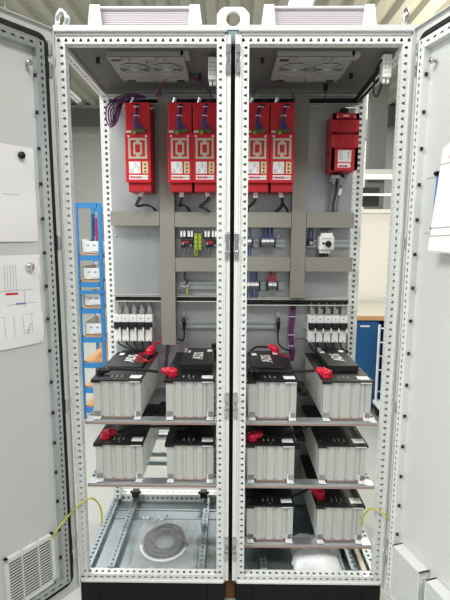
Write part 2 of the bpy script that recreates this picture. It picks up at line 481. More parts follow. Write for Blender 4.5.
for k in range(4): ln(b, .22+.02*k, .22-.03*k, .24+.02*k, .24-.03*k, .006)
b.build('diagram_lines', M['inkg'], o2)
for q in (.40, .70): b = MB(TL); ln(b, q, .585, q+.2, .59, .007); b.build('red_print', M['inkr'], o2)
b = MB(TL); ln(b, .28, .47, .45, .475, .006); b.build('blue_note', M['inkb'], o2)
for (s, z, m, lab, r) in ((.135, 1.682, M['magnet'], 'dark round magnet on the upper sheet of the left door', .012), (.128, 1.312, M['chrome'], 'chrome round magnet on the lower sheet of the left door', .015)):
    b = MB(TL); b.lathe((s,.006,z), (0,1,0), [(0,r*.8),(.004,r),(.010,r),(.015,r*.6),(.016,r*.2)], 20)
    tag(b.build('round_magnet', m), lab, 'magnet')
# papers hanging in a pocket on the right door
b = MB(TR)
for k in range(9):
    s0 = .205-.001*k+.003*math.sin(k*2.3); n0 = .018+.0030*k; z0 = 1.384-.0015*k+.004*math.sin(k*1.7); zt = 1.715-.003*k
    b.add([(s0,n0-.01,zt),(s0+.2,n0-.012,zt+.01),(s0+.2,n0+.004,z0-.006),(s0-.012,n0+.012,z0),
           (s0,n0-.0093,zt),(s0+.2,n0-.0113,zt+.01),(s0+.2,n0+.0047,z0-.006),(s0-.012,n0+.0127,z0)],
          [(0,1,2,3),(7,6,5,4),(0,3,7,4),(0,1,5,4),(3,2,6,7),(1,2,6,5)])
pp = b.build('paper_bundle', M['paper']); tag(pp, 'bundle of loose printed sheets hanging on the right door', 'papers')
b = MB(TR)
for z in (1.42, 1.445, 1.64):
    f_ = (1.691-z)/(1.691-1.37); n_ = .042-.010+.022*f_+.0035
    b.add([(.197-.010*f_,n_,z),(.30,n_-.003,z+.004),(.30,n_-.003,z+.006),(.197-.010*f_,n_,z+.002)], [(0,1,2,3)])
b.build('printed_lines', M['inkg'], pp)
b = MB(TR); b.box(.232,.25,.0375,.0385,1.655,1.665); b.build('red_print', M['inkr'], pp)
t = empty('paper_holder', TR(V((.155,0,1.44))), 'blue cord strung between two clips on the right door', 'holder')
b = MB(TR); b.tube([(.158,.012,1.615),(.157,.016,1.53),(.155,.012,1.44)], .0035); b.build('blue_cord', mat('blue_cord', (30,120,200), .5), t)
for z in (1.62, 1.445, 1.425):
    b = MB(TR); b.box(.148,.168,.0,.018,z-.008,z+.008); b.cyl((.158,.018,z),(.158,.026,z),.005,n=10); b.build('clip', M['magnet'], t, bevel=.002)
for z, l in ((1.612,.045),(1.43,.045)):
    b = MB(TR); b.box(.158-l-.02,.158-.008,.0002,.0012,z,z+.002); b.build('clip_mark', M['inkg'], t)

# ------------------------------------------------------------------ roof ventilators
def roof_fan(cx, lab, lab2):
    t = empty('roof_ventilator', (cx,.2,H+.024), lab, 'ventilator', 'white ventilator cowls on the cabinet roofs')
    z0, z1 = H+.0245, H+.114; hw = .205
    b = MB(); y0 = .055; y1 = .44
    b.box(cx-hw, cx+hw, y0-.004, y1, z0, z0+.012)
    # end cheeks, leaning in
    for s in (-1, 1):
        pr = [(cx+s*hw, z0), (cx+s*(hw-.05), z0), (cx+s*(hw-.042), z1), (cx+s*(hw-.012), z1)]
        if s < 0: pr = pr[::-1]
        b.prism(pr, 'y', y0-.004, y1)
    b.box(cx-hw+.042, cx+hw-.042, y0, y1, z1-.008, z1)
    b.box(cx-hw+.044, cx+hw-.044, y0-.002, y0+.012, z0+.01, z0+.026)
    b.build('cowl', M['white'], t, bevel=.003)
    b = MB()
    for k in range(9):
        z = z0+.027+k*.0062
        b.box(cx-hw+.044, cx+hw-.044, y0+.010, y0+.017, z, z+.0042)
    b.box(cx-hw+.044, cx+hw-.044, y0+.017, y0+.03, z0+.012, z1-.008)
    b.build('louvre', mat('louvre_lilac_grey', (206,198,204), .5), t)
    # housing under the roof
    u = empty('ceiling_fan_unit', (cx,.18,H-.09), lab2, 'fan', 'fan units under the cabinet roofs')
    xa, xb = cx-.145, cx+.135; zt = H-.0345; zb = H-.054
    b = MB(); pts = [(xa,.06),(xb,.06),(xb-.005,.30),(xb-.03,.325),(xa+.035,.325),(xa+.005,.30)]
    # underside plate with two round openings: ring of quads around every opening
    def holeplate(b, z, xs, r, y, x_lo, x_hi, y_lo, y_hi, n=32):
        xm = (x_lo+x_hi)/2
        for (a0, a1, cxx) in ((x_lo, xm, xs[0]), (xm, x_hi, xs[1])):
            vs = []
            for i in range(n):
                t_ = 2*PI*i/n; dx, dy = math.cos(t_), math.sin(t_)
                vs.append((cxx+r*dx, y+r*dy, z))
            for i in range(n):
                t_ = 2*PI*i/n; dx, dy = math.cos(t_), math.sin(t_)
                k = min(((a1-cxx)/dx if dx > 1e-6 else (a0-cxx)/dx if dx < -1e-6 else 9), ((y_hi-y)/dy if dy > 1e-6 else (y_lo-y)/dy if dy < -1e-6 else 9))
                vs.append((cxx+k*dx, y+k*dy, z))
            b.add(vs, [(i,(i+1)%n,n+(i+1)%n,n+i) for i in range(n)])
    holeplate(b, zb, (cx-.066, cx+.062), .060, .178, xa, xb, .10, .325)
    b.box(xa, xb, .06, .10, zb, zb+.002)
    b.add([(xa,.06,zb),(xb,.06,zb),(xb,.325,zb),(xa,.325,zb),(xa,.06,zt),(xb,.06,zt),(xb,.325,zt),(xa,.325,zt)], [(0,1,5,4),(1,2,6,5),(2,3,7,6),(3,0,4,7),(4,5,6,7)])
    for q in (-.1,-.07,.03,.06): b.box(cx+q,cx+q+.004,.06,.10,zb-.006,zb)
    b.box(xb-.01,xb+.02,.06,.11,zb+.004,zt)
    b.build('housing', mat('fan_housing_grey', (150,152,148), .5), u)
    for k, cxx in enumerate((cx-.066, cx+.062)):
        b = MB()
        for r in (.014,.025,.036,.047,.057): b.tube([(cxx+r*math.cos(a), .178+r*math.sin(a), zb-.003) for a in [2*PI*i/24 for i in range(24)]], .0019, n=6, sub=1, closed=True)
        for i in range(6): a = PI*i/3+.3; b.tube([(cxx+.008*math.cos(a),.178+.008*math.sin(a),zb-.003),(cxx+.061*math.cos(a+.25),.178+.061*math.sin(a+.25),zb-.003)], .002, n=6)
        b.cyl((cxx,.178,zb-.005),(cxx,.178,zb),.012)
        b.build('finger_guard', mat('guard_grey', (176,178,174), .5), u)
        b = MB(); b.cyl((cxx,.178,zb+.006),(cxx,.178,zb+.022),.018)
        for i in range(7):
            a = 2*PI*i/7; c_, s_ = math.cos(a), math.sin(a); c2, s2 = math.cos(a+.6), math.sin(a+.6)
            b.add([(cxx+.016*c_,.178+.016*s_,zb+.008),(cxx+.056*c_,.178+.056*s_,zb+.007),(cxx+.056*c2,.178+.056*s2,zb+.018),(cxx+.016*c2,.178+.016*s2,zb+.018),
                   (cxx+.016*c_,.178+.016*s_,zb+.010),(cxx+.056*c_,.178+.056*s_,zb+.009),(cxx+.056*c2,.178+.056*s2,zb+.020),(cxx+.016*c2,.178+.016*s2,zb+.020)],
                  [(0,1,2,3),(7,6,5,4),(0,1,5,4),(1,2,6,5),(2,3,7,6)])
        b.build('fan_rotor', M['black'], u)
    for q in ((xa+.012,xa+.045,.085,.1,zb-.002,zb),(xa+.02,xa+.055,.305,.318,zb-.002,zb),(xb-.05,xb-.02,.305,.316,zb-.004,zb)):
        b = MB(); b.box(*q); b.build('socket', M['boxp'], u)
    for (x_, y_) in ((cx-.2,.12),(cx+.175,.28)):
        b = MB(); b.box(x_,x_+.012,y_,y_+.014,H-.055,H-.034)
        b.build('clip', M['boxp'], u)
    return t
roof_fan(-.3155, 'white louvred ventilator cowl on top of the left cabinet', 'grey twin fan unit under the roof of the left cabinet')
roof_fan(.305, 'white louvred ventilator cowl on top of the right cabinet', 'grey twin fan unit under the roof of the right cabinet')

# lifting bracket over the joint
t = empty('lifting_bracket', (0,.05,H+.02), 'galvanised lifting plate with a round hole joining both cabinet roofs', 'bracket')
b = MB(); n = 28; cxx, czz, r = 0, H+.066, .026; outer = []
x0_, x1_, zl, zh, ch = -.058, .058, H+.028, H+.104, .022
def edge_pt(a):
    dx, dz = math.cos(a), math.sin(a); best = 9
    # clip the ray against box with chamfered top corners
    for (nx, nz, d) in ((1,0,x1_),(-1,0,-x0_),(0,1,zh-czz),(0,-1,czz-zl),(.7071,.7071,(x1_+(zh-czz)-ch)*.7071),(-.7071,.7071,(-x0_+(zh-czz)-ch)*.7071)):
        q = nx*dx+nz*dz
        if q > 1e-6: best = min(best, d/q)
    return dx*best, czz+dz*best
vs = []
for yy in (.042, .056):
    for i in range(n): a = 2*PI*i/n; vs.append((r*math.cos(a), yy, czz+r*math.sin(a)))
    for i in range(n): a = 2*PI*i/n; ex, ez = edge_pt(a); vs.append((ex, yy, ez))
fs = []
for i in range(n):
    j = (i+1)%n
    fs += [(i,j,n+j,n+i),(2*n+i,3*n+i,3*n+j,2*n+j),(i,j,2*n+j,2*n+i),(n+i,n+j,3*n+j,3*n+i)]
b.add(vs, fs); b.box(-.06,.06,.03,.09,H+.0245,H+.0295); b.build('plate', M['paint'], t)
b = MB()
for x_ in (-.044,.044): b.cyl((x_,.042,H+.04),(x_,.036,H+.04),.005,n=6); b.cyl((x_,.036,H+.0295),(x_,.036,H+.036),.006,n=6)
b.build('bolt', M['chrome'], t)
b = MB(); b.box(-.018,.018,.034,.1,H-.02,H+.0244); b.build('joint_block', mat('blue_grey_joint', (120,138,142), .5), t)

# ------------------------------------------------------------------ wiring ducts
def duct(x0, x1, z0, z1, lab, vertical, group='grey wiring ducts with lids'):
    o = empty('wiring_duct', ((x0+x1)/2, .49, z0), lab, 'duct', group)
    b = MB(); yb, yf = .519, .463
    # slotted walls
    n = int(((z1-z0) if vertical else (x1-x0))/.0125)
    for k in range(n):
        if vertical:
            z = z0+(k+.5)*(z1-z0)/n
            for xx in (x0+.002, x1-.004): b.box(xx,xx+.002,yf,yb,z-.0035,z+.0035)
        else:
            x = x0+(k+.5)*(x1-x0)/n
            for zz in (z0+.002, z1-.004): b.box(x-.0035,x+.0035,yf,yb,zz,zz+.002)
    b.box(x0+.002,x1-.002,yb-.002,yb,z0+.001,z1-.001)
    b.build('slotted_body', M['duct'], o)
    b = MB(); b.box(x0,x1,.457,.4595,z0,z1); 
    if vertical: b.box(x0,x0+.002,.4595,.472,z0,z1); b.box(x1-.002,x1,.4595,.472,z0,z1)
    else: b.box(x0,x1,.4595,.472,z0,z0+.002); b.box(x0,x1,.4595,.472,z1-.002,z1)
    b.build('duct_lid', M['duct'], o, bevel=.0008)
    return o
duct(-.337,-.268,.893,2.045,'tall grey vertical wiring duct beside the single red power supply on the left',True)
duct(.281,.348,1.126,2.045,'tall grey vertical wiring duct in the middle of the right cabinet',True)
duct(-.569,-.339,1.466,1.533,'grey horizontal wiring duct below the single left red power supply',False)
duct(-.266,-.062,1.46,1.531,'grey horizontal wiring duct below the pair of red power supplies in the left cabinet',False)
duct(-.266,-.062,1.252,1.317,'short grey wiring duct below the green terminals in the left cabinet',False)
duct(.062,.279,1.46,1.531,'grey horizontal wiring duct below the pair of red power supplies in the right cabinet',False)
duct(.350,.572,1.46,1.531,'grey horizontal wiring duct above the white rotary switch',False)
duct(.062,.279,1.254,1.322,'grey horizontal wiring duct above the red wires in the right cabinet',False)
duct(.350,.572,1.254,1.322,'grey horizontal wiring duct below the white rotary switch',False)
# open combs without lids
def comb(x0, x1, z0, z1, lab, wires, yf=.475):
    o = empty('comb_duct', ((x0+x1)/2, .5, z0), lab, 'duct', 'open comb ducts across the mounting plates')
    b = MB(); n = int((x1-x0)/.0095)
    b.box(x0,x1,yf,.519,z0,z0+.002)
    b.box(x0,x1,yf,yf+.002,z0,z0+.006)
    for k in range(n):
        x = x0+(k+.5)*(x1-x0)/n
        b.box(x-.0028,x+.0028,yf,.519,z1-.002,z1)
        b.box(x-.0028,x+.0028,yf,yf+.002,z1-.007,z1)
    b.box(x0,x1,.517,.519,z0,z1)
    b.build('comb_body', M['comb'], o)
    b = MB(); rnd = random.Random(int(x0*1000))
    for k in range(7):
        z = z0+.006+k*.0035; y = yf+.012+.01*rnd.random()
        b.tube([(x0+.003,y,z),((x0*.6+x1*.4),y+.008,z+.004*rnd.random()),(x1-.003,y,z+.002)], .0032, n=6, sub=4)
    b.build('packed_wires', wires, o)
comb(-.569,-.339,1.101,1.134,'open comb duct above the fuse block in the left cabinet',M['black'])
comb(-.266,-.062,1.101,1.134,'open comb duct right of the long duct foot in the left cabinet',M['black'])
comb(.062,.572,1.085,1.122,'long open comb duct across the right cabinet',M['black'])
comb(-.569,-.062,2.012,2.06,'dark wire trough above the red power supplies in the left cabinet',M['black'])
comb(.062,.572,2.012,2.06,'dark wire trough above the red power supplies in the right cabinet',M['black'])

# ------------------------------------------------------------------ red power supplies
def make_psu():
    w = .108; t = empty('power_supply', (0,.52,1.614), 'x', 'power supply')
    x0, x1 = -w/2, w/2
    b = MB(); b.box(x0+.002,x1-.002,.386,.513,1.657,1.997); b.build('upper_case', M['red'], t, bevel=.002)
    b = MB(); b.box(x0,x1,.378,.386,1.655,1.868); b.build('front_cover', M['red'], t, bevel=.0015)
    b = MB(); b.box(x0+.008,x1-.002,.39,.513,1.616,1.657); b.build('lower_case', mat('dark_red_paint', (176,22,32), .45), t, bevel=.002)
    b = MB(); b.box(x0+.012,x1-.012,.44,.514,1.997,2.008)
    b.box(x0+.03,x1-.03,.514,.5195,1.62,1.99)
    b.build('top_bracket', M['boxp'], t)
    yf = .377
    # silver nested frames
    b = MB(); a0, a1, c0, c1 = x0+.014, x1-.014, 1.757, 1.845; q = .010
    def ring(a0,a1,c0,c1,q):
        b.box(a0,a1,yf-.001,yf+.001,c0,c0+q); b.box(a0,a1,yf-.001,yf+.001,c1-q,c1); b.box(a0,a0+q,yf-.001,yf+.001,c0+q,c1-q); b.box(a1-q,a1,yf-.001,yf+.001,c0+q,c1-q)
    ring(a0,a1,c0,c1,.0095); ring(-.019,.019,1.775,1.827,.0085)
    b.box(-.008,.008,yf-.001,yf+.001,1.827,1.836); b.box(-.008,.008,yf-.001,yf+.001,1.766,1.775)
    b.build('silver_frame_print', M['silver'], t)
    for s in (-1,1): b = MB(); b.box(s*.024,s*.030,yf-.0006,yf+.001,1.775,1.827); b.build('vent_slot', M['inkr'], t)
    b = MB(); b.box(x0+.015,x0+.064,yf-.0005,yf+.001,1.694,1.745); b.build('rating_label', M['lab'], t)
    b = MB()
    for k in range(4): b.box(x0+.038,x0+.046+.003*(k%3),yf-.0012,yf-.0005,1.738-.007*k,1.740-.007*k)
    for k in range(3): b.box(x0+.054,x0+.059,yf-.0012,yf-.0005,1.718-.008*k,1.722-.008*k)
    for k in range(4): b.box(x0+.019,x0+.034,yf-.0012,yf-.0005,1.712-.005*k,1.7135-.005*k)
    b.build('label_print', M['inkg'], t)
    b = MB(); b.box(x0+.072,x0+.096,yf-.0005,yf+.001,1.694,1.745); b.build('warning_label', M['yel'], t)
    b = MB()
    for k in range(3):
        z = 1.698+k*.0155
        b.add([(x0+.078,yf-.001,z),(x0+.090,yf-.001,z),(x0+.084,yf-.001,z+.011)], [(0,1,2)])
    b.build('warning_triangle', M['ink'], t)
    b = MB(); b.box(x0+.015,x0+.096,yf-.0005,yf+.001,1.668,1.687); b.build('name_strip', M['lab'], t)
    text('name_print', 'BENDER', .0115, (x0+.024,yf-.001,1.6735), X, Z, M['inkr'], t, bold=.0004)
    text('model_print', 'PRO-50', .0095, (x0+.066,yf-.001,1.6742), X, Z, M['inkg'], t)
    b = MB(); b.box(x0+.018,x0+.0225,yf-.001,yf,1.674,1.682); b.build('logo_mark', M['inkr'], t)
    # terminal block, logo, studs
    b = MB(); b.box(x0+.03,x1-.022,.372,.39,1.868,1.882); b.build('terminal_block', mat('olive_terminal', (84,92,50), .5), t)
    b = MB(); b.cyl((x0+.042,.366,1.867),(x0+.042,.386,1.867),.008,n=14); b.build('brass_stud', M['ygreen'], t)
    b = MB(); b.box(x0+.006,x0+.026,yf+.007,yf+.009,1.870,1.878); b.build('logo_label', M['lab'], t)
    for xx in (x0+.016, x1-.018):
        b = MB(); b.box(xx-.004,xx+.004,yf-.001,yf+.001,1.849,1.857); b.build('white_square', M['lab'], t)
    return t
P0 = make_psu()
PS = [(-.4165,1.04,'single red power supply left of the vertical duct in the left cabinet'),
      (-.2305,1,'left one of the two red power supplies in the left cabinet'),
      (-.121,1,'right one of the two red power supplies in the left cabinet'),
      (.1105,1,'left one of the two side by side red power supplies in the right cabinet'),
      (.22,1,'right one of the two side by side red power supplies in the right cabinet')]
for k, (x, sx, lab) in enumerate(PS):
    o = P0 if k == 0 else copy_tree(P0)
    PS[k] = (x, o, lab)
for (x, o, lab), sx in zip(PS, (1.04,1,1,1,1)):
    o.location.x = x; o['label'] = lab; o['group'] = 'red power supplies with a printed silver frame'; o.scale.x = sx

# ventilated red unit on the right
t = empty('ventilated_power_supply', (.498,.52,1.712), 'small red power supply with vent slots at the right edge of the right cabinet', 'power supply')
xa, xb = .440, .556; z0, z1 = 1.712, 1.952; yf = .385
b = MB(); b.box(xa,xb,yf+.008,.519,z0,z1); b.build('case', M['red'], t, bevel=.002)
b = MB()
b.box(xa,xb,yf,yf+.0065,z1-.028,z1); b.box(xa,xb,yf,yf+.0065,z0,z0+.095)
b.box(xa,xa+.014,yf,yf+.0065,z0,z1); b.box(xb-.014,xb,yf,yf+.0065,z0,z1); b.box(xa,xb,yf,yf+.0065,1.863,1.873)
n = 9
for k in range(n):
    x = xa+.014+(xb-xa-.028)*(k+.5)/n
    b.box(x-.0035,x+.0035,yf,yf+.0065,z0+.09,z1-.02)
b.build('slotted_cover', M['red'], t)
b = MB()
for zz in (1.79,1.87):
    for k in range(3): b.box(xa-.0008,xa+.0002,.42,.50,zz+.005*k,zz+.005*k+.002)
b.build('side_slots', M['inkr'], t)
b = MB(); b.box(xa+.028,xb-.03,yf-.001,yf,z0+.034,z0+.084); b.build('rating_label', M['lab'], t)
b = MB()
for k in range(5): b.box(xa+.033,xa+.045+.004*(k%2),yf-.0018,yf-.001,z0+.076-.008*k,z0+.078-.008*k)
for k in range(4): b.box(xb-.046,xb-.037,yf-.0018,yf-.001,z0+.074-.008*k,z0+.077-.008*k)
b.build('label_print', M['inkg'], t)
b = MB(); b.box(xa+.028,xb-.032,yf-.001,yf,z0+.010,z0+.029); b.build('name_strip', M['lab'], t)
text('name_print', 'BENDER', .0105, (xa+.033,yf-.0014,z0+.013), X, Z, M['inkr'], t, bold=.0004)
b = MB(); b.box((xa+xb)/2-.012,(xa+xb)/2+.012,yf-.001,yf,z1-.014,z1-.008); b.box(xa+.018,xa+.022,yf-.001,yf,z1-.02,z1-.014); b.box(xb-.022,xb-.018,yf-.001,yf,z1-.02,z1-.014); b.build('white_mark', M['lab'], t)
# its cable clamp
t = empty('cable_clamp', (.487,.5,1.64), 'metal cable clamp under the small ventilated red unit', 'clamp')
b = MB(); b.box(.455,.525,.475,.519,1.672,1.684); b.box(.46,.5,.46,.5,1.684,1.70); b.cyl((.47,.47,1.66),(.47,.47,1.70),.007); b.cyl((.505,.468,1.655),(.505,.468,1.69),.008); b.build('bracket', M['rail'], t, bevel=.001)
b = MB(); b.box(.475,.52,.465,.495,1.69,1.708); b.build('connector', M['black'], t)
for k, (xx, m) in enumerate(((.468,M['greyw']),(.484,M['ink']),(.503,M['greyw']))):
    b = MB(); b.tube([(xx+.004,.474,1.69),(xx+.004,.478,1.63),(xx-.006,.486,1.57),(xx-.004,.488,1.531)], .0052)
    tag(b.build('outlet_cable', m), ['left grey cable','dark cable','right grey cable'][k]+' running down from the clamp under the small ventilated red unit', 'cable', 'cables below the small red unit')
b = MB(); b.cyl((.508,.476,1.642),(.503,.478,1.61),.0075,n=10); tag(b.build('cable_sleeve', M['lab']), 'white marking sleeve on the right cable under the small ventilated red unit', 'cable sleeve')

# ------------------------------------------------------------------ wire looms above the supplies
def loom(x, k, lab):
    rnd = random.Random(20+k)
    t = empty('wire_loom', (x,.38,1.86), lab, 'wires', 'purple and blue wire looms on top of the power supplies')
    ex = [(-.012,.028),(.0,.006),(.004,.012),(.02,-.004),(.022,.008)][k][0]
    for i in range(7):
        m = [M['purple'],M['violet'],M['blue'],M['purple'],M['black'],M['violet'],M['blue']][i]
        o_ = (i-3)
        b = MB(); b.tube([(x-.012+i*.0062,.371,1.882),(x-.004+o_*.0028,.362,1.915),(x+.002+o_*.0015,.366,1.958),(x+.004+ex+o_*.003,.40,2.0),(x+.008+ex*2+o_*.004,.47,2.03)], .0024, n=6)
        b.build('wire', m, t)
    for z_, xx, yy in ((1.935,x,.363),(1.975,x+.002+ex*.4,.376)):
        b = MB(); b.tube([(xx+.011*math.cos(a),yy+.008*math.sin(a),z_) for a in [2*PI*i/12 for i in range(12)]], .0017, n=5, sub=1, closed=True); b.build('cable_tie', M['lab'], t)
    b = MB(); b.cyl((x-.03,.41,1.999),(x-.022,.40,2.022),.0095,n=10); b.build('grey_plug', M['rail'], t)
names = ['loom of purple and blue wires on the single left red power supply','loom of purple wires on the left red unit of the left cabinet pair','loom of wires on the right red unit of the left cabinet pair','loom of wires on the left red unit of the right cabinet pair','loom of wires on the right red unit of the right cabinet pair']
for k, p in enumerate(PS): loom(p[0]+.002, k, names[k])
# purple loop hanging at the left
b = MB()
for k in range(4):
    a = .0095*k; w_ = [0,.004,-.003,.002][k]
    b.tube([(-.385,.43,2.03),(-.43,.40,2.035-a*.6),(-.49,.385+w_,2.022-a*.9),(-.543+a*.8,.38,1.985-a),(-.553+a*1.1,.38,1.93+a*.3),(-.535+a*.4,.38,1.893+a*.8),(-.508-a*.5,.385,1.915+a*.5),(-.492-a*.6,.395+w_,1.97),(-.485-a*.4,.42,2.015),(-.495,.46,2.035)], .0034, n=6)
tag(b.build('wire_loop', M['purple']), 'loose loop of purple wires hung at the top left of the left cabinet', 'wires')
b = MB()
for k in range(3):
    b.tube([(-.34+.01*k,.42,2.03),(-.28,.30,2.062),(-.2+.02*k,.28,2.068),(-.12,.36,2.06),(-.09,.44,2.03)], .0025, n=6)
tag(b.build('purple_lead', M['purple']), 'purple leads arching under the fan unit of the left cabinet', 'wires')
b = MB()
for k in range(2):
    b.tube([(.08+.01*k,.44,2.03),(.12,.34,2.058),(.2,.32,2.06),(.26,.40,2.045),(.28,.46,2.03)], .0022, n=6)
tag(b.build('purple_lead', M['purple']), 'purple leads arching over the red units of the right cabinet', 'wires')

# black leads under the supplies
def lead(x, pts, lab, sl=True):
    t = empty('output_lead', (x,.44,1.531), lab, 'cable', 'black output leads below the red power supplies')
    for d in (0,.007):
        b = MB(); b.tube([(p[0]+d,p[1],p[2]-d*.5) for p in pts], .0036, n=7); b.build('cable', M['rubber'], t)
    if sl:
        a, c = V(pts[0]), V(pts[1]); dd = (c-a); 
        for d in (0,.008):
            b = MB(); b.cyl(a+dd*.25+V((d,0,0)), a+dd*.85+V((d,0,0)), .0062, n=10); b.build('marking_sleeve', M['lab'], t)
lead(-.41,[(-.412,.43,1.628),(-.425,.415,1.59),(-.44,.42,1.556),(-.40,.43,1.562),(-.368,.45,1.55),(-.358,.475,1.528)],'black lead with white sleeve under the single left red power supply')
lead(-.23,[(-.232,.43,1.628),(-.232,.415,1.588),(-.246,.42,1.557),(-.23,.43,1.563),(-.208,.44,1.552),(-.2,.475,1.528)],'black lead with white sleeve under the left red unit of the left cabinet pair')
lead(-.12,[(-.122,.43,1.628),(-.108,.415,1.592),(-.13,.42,1.57),(-.15,.43,1.553),(-.128,.43,1.548),(-.1,.475,1.528)],'curled black lead under the right red unit of the left cabinet pair')
lead(.10,[(.108,.43,1.628),(.102,.415,1.585),(.085,.43,1.563),(.07,.45,1.55),(.072,.478,1.528)],'black lead running left under the left red unit of the right cabinet pair')
lead(.22,[(.214,.43,1.628),(.226,.415,1.588),(.226,.43,1.56),(.215,.45,1.545),(.198,.478,1.528)],'black lead under the right red unit of the right cabinet pair')
lead(.245,[(.226,.44,1.6),(.232,.43,1.57),(.25,.45,1.55),(.262,.478,1.528)],'short black lead forking right under the last red unit of the right cabinet pair',False)

# ------------------------------------------------------------------ terminals on the rails
def wires(b, xs, z0, z1, y0=.485, y1=.49, r=.0026, jit=.004, seed=1):
    rnd = random.Random(seed)
    for x in xs:
        b.tube([(x,y0,z0),(x+rnd.uniform(-jit,jit),(y0+y1)/2-.004,(z0+z1)/2),(x+rnd.uniform(-jit,jit),y1,z1)], r, n=6, sub=4)
def terminal(x0, n, z, lab, cap, wm, below=None, wmb=None, pitch=.02, group='small rail terminals with wires'):
    t = empty('rail_terminal', (x0+n*pitch/2,.5,z-.025), lab, 'terminal', group)
    for k in range(n):
        x = x0+k*pitch
        b = MB(); b.prism([(.505,z-.022),(.478,z-.018),(.468,z-.004),(.468,z+.004),(.478,z+.018),(.505,z+.022)], 'x', x+.0006, x+pitch-.0006); b.build('housing', M['greyw'], t)
        b = MB(); b.box(x+.001,x+pitch-.001,.464,.472,z+.002,z+.012); b.build('marker', cap, t)
    b = MB(); b.box(x0-.008,x0-.0005,.47,.505,z-.024,z+.02); b.box(x0+n*pitch+.0005,x0+n*pitch+.008,.47,.505,z-.024,z+.02); b.build('end_clamp', M['boxp'], t, bevel=.001)
    b = MB(); wires(b, [x0+(i+.5)*pitch/2 for i in range(n*2)], z+.018, z+.075, seed=int(z*1000)+int(x0*100)); b.build('upper_wire', wm, t)
    if below:
        b = MB(); wires(b, [x0+(i+.5)*pitch/2 for i in range(n*2)], z-.018, z-below, seed=int(x0*77)); b.build('lower_wire', wmb or wm, t)
    return t
terminal(.075,1,1.39,'single white rail terminal at the left edge of the right cabinet',M['lab'],M['blue'],.068,M['blue'])
terminal(.142,3,1.39,'row of three white rail terminals with dark blue wires in the right cabinet',M['lab'],M['blue'])
terminal(.072,3,1.183,'white rail terminals with dark blue wires at the lower left of the right cabinet',M['lab'],M['blue'],.06,M['blue'])
terminal(.178,2,1.183,'white rail terminals under bright red wires in the right cabinet',M['lab'],M['redw'])
# earth and red terminals of the left cabinet
def group_terms(x0, lab):
    t = empty('rail_terminal', (x0+.03,.5,1.36), lab, 'terminal', 'terminal groups with white plugs in the left cabinet')
    for i in range(4):
        b = MB(); x = x0+i*.0145+(.006 if i > 1 else 0); b.box(x,x+.0095,.475,.487,1.415,1.445); b.build('white_plug', M['lab'], t, bevel=.001)
    b = MB(); wires(b, [x0+.004+i*.0145 for i in range(4)], 1.40, 1.418, r=.003); b.build('wire_ends', M['black'], t)
    b = MB(); b.box(x0+.002,x0+.058,.472,.505,1.368,1.405); b.build('housing', M['boxp'], t, bevel=.002)
    b = MB(); b.box(x0+.008,x0+.04,.468,.473,1.382,1.396); b.build('red_bridge', mat('maroon_terminal', (150,34,44), .5), t)
    b = MB(); b.cyl((x0+.012,.469,1.383),(x0+.012,.464,1.383),.006,n=12); b.build('screw', M['chrome'], t); b = MB(); b.cyl((x0+.05,.472,1.375),(x0+.05,.464,1.375),.005,n=12); b.build('screw', M['chrome'], t)
    b = MB(); wires(b, [x0+.01,x0+.016,x0+.04], 1.37, 1.335, r=.003, jit=.008); b.build('lower_wire', M['greyw'], t)
group_terms(-.243,'group of dark terminals with white plugs left of the green earth terminals')
group_terms(-.128,'group of dark terminals with white plugs right of the green earth terminals')
t = empty('earth_terminal', (-.157,.5,1.345), 'tall yellow-green earth terminal pair in the left cabinet', 'terminal')
for i in range(2):
    b = MB(); x = -.176+i*.0185; b.box(x,x+.0165,.466,.505,1.352,1.432); b.build('housing', M['ygreen'], t, bevel=.002)
    for zz in (1.372,1.392,1.412):
        b = MB(); b.cyl((x+.008,.467,zz),(x+.008,.463,zz),.005,n=10); b.build('screw', M['earth'], t)
b = MB(); wires(b, [-.172,-.165], 1.355, 1.325, r=.003); b.build('earth_wire', M['earth'], t)
b = MB(); wires(b, [-.15], 1.355, 1.33, r=.003); b.build('grey_wire', M['greyw'], t)
t = empty('rail_terminal', (-.225,.5,1.16), 'silver shield clamp with a yellow-green wire at the lower left rail', 'terminal')
b = MB(); b.box(-.248,-.205,.48,.505,1.175,1.19); b.cyl((-.235,.478,1.178),(-.222,.478,1.178),.011); b.build('clamp_body', M['chrome'], t, bevel=.001)
b = MB(); b.tube([(-.222,.48,1.25),(-.226,.475,1.22),(-.212,.478,1.205),(-.22,.48,1.188)], .0045, n=7); b.build('black_wire', M['boxp'], t)
b = MB(); b.tube([(-.212,.48,1.178),(-.212,.478,1.155),(-.214,.485,1.134)], .003, n=7); b.build('earth_wire', M['earth'], t)
t = empty('rail_terminal', (.376,.5,1.36), 'dark clamp terminal with a chrome screw left of the white rotary switch', 'terminal')
b = MB(); b.box(.362,.390,.48,.505,1.365,1.41); b.build('clamp_body', M['boxp'], t, bevel=.002)
b = MB(); b.cyl((.378,.481,1.388),(.378,.472,1.388),.009); b.box(.358,.394,.478,.484,1.368,1.374); b.build('screw', M['chrome'], t)
b = MB(); wires(b, [.37,.383], 1.405, 1.458, r=.0035); b.build('blue_wire', M['blue'], t)
